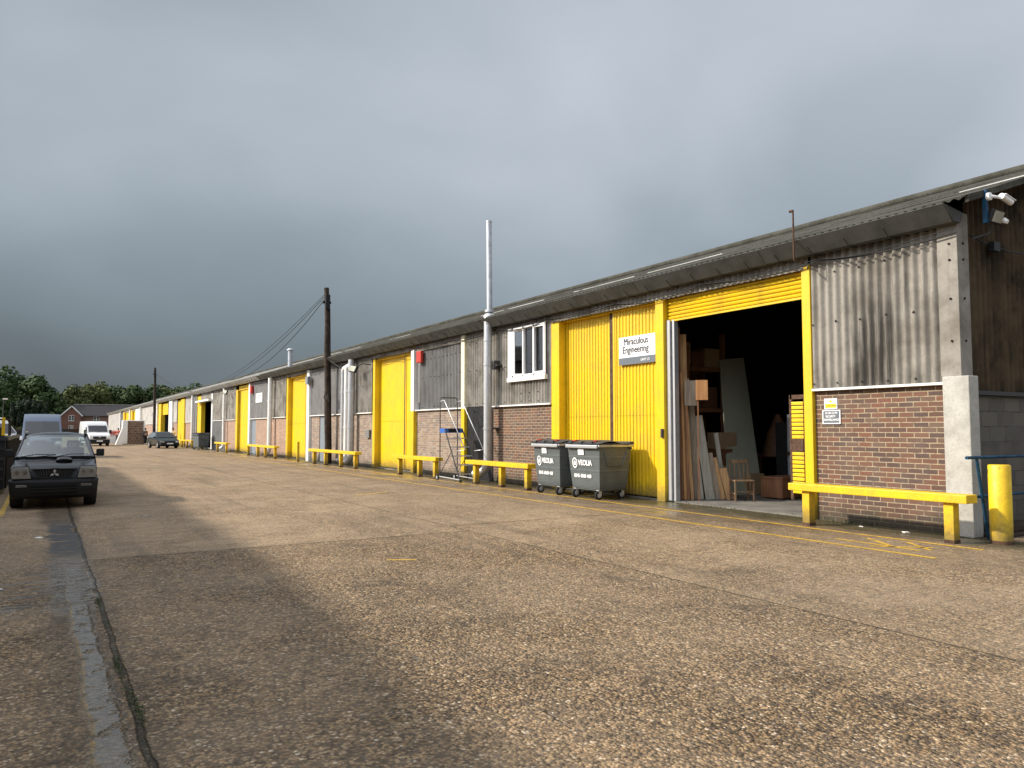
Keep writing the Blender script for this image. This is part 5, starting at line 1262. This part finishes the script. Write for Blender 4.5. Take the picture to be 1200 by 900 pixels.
# column in picture, distance, width scale, height scale, variant, material, label
TR = [(-16,262,1.35,1.25,0,'leaf','broad dark tree at the far left edge of the tree line'),
 (14,270,1.4,1.36,1,'leaf','largest dark green tree, second from the left'),
 (44,262,1.15,1.2,2,'leaf','rounded dark tree whose crown slopes down above the blue van'),
 (38,240,.8,.7,0,'leaf2','olive tree low behind the blue van roof'),
 (64,272,.9,.95,1,'leaf2','low olive tree left of the house gable'),
 (88,280,.9,1.08,2,'leaf2','light olive tree rising above the house gable'),
 (107,285,1.,1.2,0,'leaf2','tallest olive tree above the left end of the slate roof'),
 (122,288,.95,1.18,1,'leaf2','olive tree right of the tallest olive tree'),
 (145,292,1.05,1.12,2,'leaf','dark tree above the middle of the slate roof'),
 (163,285,1.1,1.2,0,'leaf','tall dark tree left of the far utility pole'),
 (184,290,1.1,1.16,1,'leaf','dark tree just right of the far utility pole'),
 (206,295,1.1,1.13,2,'leaf2','olive tree between the far pole and the roof'),
 (226,300,1.15,1.25,0,'leaf','dark tree above the far part of the warehouse roof'),
 (248,300,1.2,1.25,1,'leaf','dark tree at the right end of the tree line'),
 (268,305,1.15,1.1,2,'leaf','dark tree mostly hidden by the warehouse roof'),
 (130,330,1.3,1.25,2,'leaf','tree further back behind the olive trees'),
 (75,330,1.3,1.1,0,'leaf','tree further back behind the house gable'),
 (200,335,1.4,1.3,1,'leaf','tree further back behind the olive tree near the roof')]
for c, y, s, zs, var, mt, lab in TR: tree(px2x(c, y), y, s, zs, var, mt, lab)
for i, (c, y, z) in enumerate(((20,236,1.),(27,237,1.05),(34,236,1.02),(41,237,1.05),(48,236,1.))):
    tree(px2x(c, y), y, .75, .75*z, 3, 'leaf3', ['dark conifer at the left end of the hedge row','second dark conifer from the left in the hedge row','middle dark conifer of the hedge row','second dark conifer from the right in the hedge row','dark conifer at the right end of the hedge row'][i])
hv = MB(); rnd = random.Random(5)
for i in range(9000):
    x = rnd.uniform(-75, 75); y = rnd.uniform(232, 240); zz = rnd.uniform(0, 3.0+1.2*sin(x*.3)+.8*sin(x*1.1)); s = rnd.uniform(.2,.5)
    if 3 < x < 42: continue
    a = Vector((rnd.gauss(0,1),rnd.gauss(0,1),rnd.gauss(0,1))).normalized()*s; b = a.cross(Vector((rnd.gauss(0,1),rnd.gauss(0,1),rnd.gauss(0,1)))).normalized()*s; c = Vector((x,y,zz))
    hv.quad(c-a, c-b, c+a, c+b)
tag(hv.build('undergrowth', M['leaf2'], recalc=False), 'dense low scrub along the far edge of the yard', 'scrub', kind='stuff')
wb = MB(); rnd = random.Random(6)      # woodland reading as one mass far behind
for i in range(26000):
    x = rnd.uniform(-260, 330); y = rnd.uniform(360, 400); zz = rnd.uniform(0, 13+3*sin(x*.09)+2*sin(x*.31)); s = rnd.uniform(.5,1.3)
    a = Vector((rnd.gauss(0,1),rnd.gauss(0,1),rnd.gauss(0,1))).normalized()*s; b = a.cross(Vector((rnd.gauss(0,1),rnd.gauss(0,1),rnd.gauss(0,1)))).normalized()*s; c = Vector((x,y,zz))
    wb.quad(c-a, c-b, c+a, c+b)
tag(wb.build('far_woodland', M['leaf'], recalc=False), 'continuous dark woodland along the horizon', 'woodland', kind='stuff')
# moss and litter in the drain joint
mo = MB(); rnd = random.Random(8)
for i in range(3600):
    y = rnd.choice([rnd.gauss(8.6,.35), rnd.gauss(6.2,.25), rnd.uniform(3.5,9.2), rnd.gauss(5.2,.5)]); d = rnd.gauss(0,.016); s = rnd.uniform(.002,.006)
    if rnd.random() > max(0, sin(y*4.1)*sin(y*1.7)+.1): continue
    c = Vector((.50+.02*sin(y*3)+d, y, rnd.uniform(0,.018))); a = Vector((rnd.gauss(0,1),rnd.gauss(0,1),rnd.gauss(0,1))).normalized()*s; b = a.cross(Vector((rnd.gauss(0,1),rnd.gauss(0,1),rnd.gauss(0,1)))).normalized()*s
    mo.quad(c-a, c-b, c+a, c+b)
tag(mo.build('moss', M['moss'], recalc=False), 'green moss growing in the drain joint in the foreground', 'moss', kind='stuff')
wl = MB(); rnd = random.Random(11)
for i in range(5000):
    y = rnd.uniform(6.0, 60); x = 11.87-abs(rnd.gauss(0,.05)); s = rnd.uniform(.005,.018)
    if 9.1 < y < 12.7: x -= .0
    if sin(y*1.7)+sin(y*4.1) < rnd.uniform(-1,1.4): continue
    c = Vector((x, y, rnd.uniform(0,.05))); a = Vector((rnd.gauss(0,1),rnd.gauss(0,1),rnd.gauss(0,1))).normalized()*s; b = a.cross(Vector((rnd.gauss(0,1),rnd.gauss(0,1),rnd.gauss(0,1)))).normalized()*s
    wl.quad(c-a, c-b, c+a, c+b)
tag(wl.build('weeds', M['moss'], recalc=False), 'low weeds and dirt along the foot of the warehouse wall', 'weeds', kind='stuff')
for (x, y, lab) in ((11.55, 7.9, 'scrap of pale paper by the brick wall behind the nearest barrier'), (11.5, 7.1, 'second scrap of pale paper nearer the corner pillar'), (.0, 13.4, 'scrap of white litter left of the dark wet patch'), (-.35, 9.3, 'tiny white scrap on the left slab')):
    o = MB().box(-.05,.05,-.03,.03,0,.012).build('litter', M['letter'], loc=(x,y,.004)); o.rotation_euler = (.1,.05,x+y); tag(o, lab, 'litter')

# the building across the yard, out of frame, which throws the foreground shade
t = empty('facing_warehouse', (-12, 14, 0), 'long warehouse on the opposite side of the yard', 'warehouse', origin=True)
ex, ez = -4.4, 5.2
MB().box(-14,-4.8,-30,41.,0,2.3).build('brick_wall', M['brick_buff'], t); MB().corr_wall(-4.78,-30,41.,2.3,5.1,.2,.05,M['fibre'],'sine',seg=6,out=1).box(-14,-4.82,-30,41.,2.3,5.05,M['lining']).build('cladding', None, t, recalc=False)
m = MB(); ys = [(-30.3,-.95),(4.,-.85),(7.,-.6),(10.5,-.25),(14.5,0),(41.3,0)]; vs = []
for y, d in ys: vs += [(ex+d, y, ez), (ex+d, y, ez-.05), (-9.5, y, 6.5), (-14.6, y, ez)]
m.add(vs, [(4*i+p, 4*i+q, 4*i+4+q, 4*i+4+p) for i in range(5) for p, q in ((0,1),(0,2),(2,3))]); m.build('roof', M['roof'], t, recalc=False)
MB().prism([(-5,5.05),(-9.5,6.35),(-14,5.1)], 1, 40.8, 41.).prism([(-5,5.05),(-9.5,6.35),(-14,5.1)], 1, -30, -29.8).build('gable', M['fibre'], t)

for o in COL.objects:
    if '_o' in o.keys(): del o['_o']

# ------------------------------------------------------------------ sun and sky
ldir = Vector((1, -.55, -.75)).normalized()
sd = bpy.data.lights.new('sun', 'SUN'); sd.energy = 4.4; sd.angle = radians(1.9); sd.color = (1., .90, .76)
so = bpy.data.objects.new('sun', sd); COL.objects.link(so); so.rotation_euler = ldir.to_track_quat('-Z', 'Y').to_euler(); so.location = (-20, 10, 20)
w = bpy.data.worlds.new('World'); S.world = w; w.use_nodes = True; nt = w.node_tree; nb = NB(nt)
sky = nb.n('ShaderNodeTexSky', sky_type='NISHITA'); sky.sun_disc = False
sky.sun_elevation = math.asin(-ldir.z); sky.sun_rotation = atan2(-ldir.x, -ldir.y); sky.dust_density = 2
v = nb.n('ShaderNodeTexCoord').outputs['Generated']
s3 = sep(nb, v)
# cloud layer: project the view direction on a plane overhead
zz = nb.math('ADD', nb.math('MAXIMUM', s3[2], 0.), .42)
cv = comb(nb, nb.math('DIVIDE', s3[0], zz), nb.math('DIVIDE', s3[1], zz), 0)
cvo = nb.n('ShaderNodeVectorMath', operation='ADD'); nb.put(cvo.inputs[0], cv); cvo.inputs[1].default_value = (3.1, 7.7, 0); cvo = cvo.outputs[0]
n1 = nb.noise(cvo, 1.0, 3, .45, .3); n2 = nb.noise(cv, 2.6, 5, .55, .3)
cl = nb.math('ADD', nb.math('MULTIPLY', n1, .84), nb.math('MULTIPLY', n2, .16))
# brightness rises with height above the storm bank and to the right (east), strongest where the sun breaks through behind
az = nb.math('ADD', nb.math('MULTIPLY', s3[0], .62), nb.math('MULTIPLY', s3[1], -.30))
lum = nb.math('ADD', nb.mr(s3[2], .02, .46, .115, .35), nb.mr(az, -.35, .75, .0, .18))
lum = nb.math('MULTIPLY', lum, nb.mr(cl, .34, .62, .82, 1.34, False))
back = nb.n('ShaderNodeVectorMath', operation='DOT_PRODUCT'); nb.put(back.inputs[0], v); back.inputs[1].default_value = (-.88,.0,.47)
lum = nb.math('ADD', lum, nb.mr(back.outputs['Value'], .25, .98, 0, 1.25))
tintf = nb.mr(lum, .12, .55)
tint = nb.mix(tintf, (.82,1.0,1.13), (.93,1.0,1.11))
cc = nb.n('ShaderNodeVectorMath', operation='SCALE'); nb.put(cc.inputs[0], tint); nb.put(cc.inputs['Scale'], nb.math('MULTIPLY', lum, 10.))
fin = nb.mix(.96, sky.outputs[0], cc.outputs[0])
bg = nt.nodes['Background']; nb.put(bg.inputs[0], fin); bg.inputs[1].default_value = .1
# ------------------------------------------------------------------ camera
f = 900.; p = math.atan(53.5/f); th = math.atan(550*cos(p)/f)
F = Vector((sin(th)*cos(p), cos(th)*cos(p), sin(p))); R = Vector((cos(th), -sin(th), 0)); U = R.cross(F)
cd = bpy.data.cameras.new('camera'); cam = bpy.data.objects.new('camera', cd); COL.objects.link(cam)
cd.sensor_width = 36; cd.lens = 36*f/1200; cd.clip_start = .05; cd.clip_end = 3000
cam.matrix_world = Matrix(((R.x,U.x,-F.x,0),(R.y,U.y,-F.y,0),(R.z,U.z,-F.z,1.6),(0,0,0,1)))
S.camera = cam
S.render.resolution_x = 1024; S.render.resolution_y = 768
S.view_settings.view_transform = 'Standard'; S.view_settings.look = 'None'; S.view_settings.exposure = .42; S.view_settings.gamma = 1
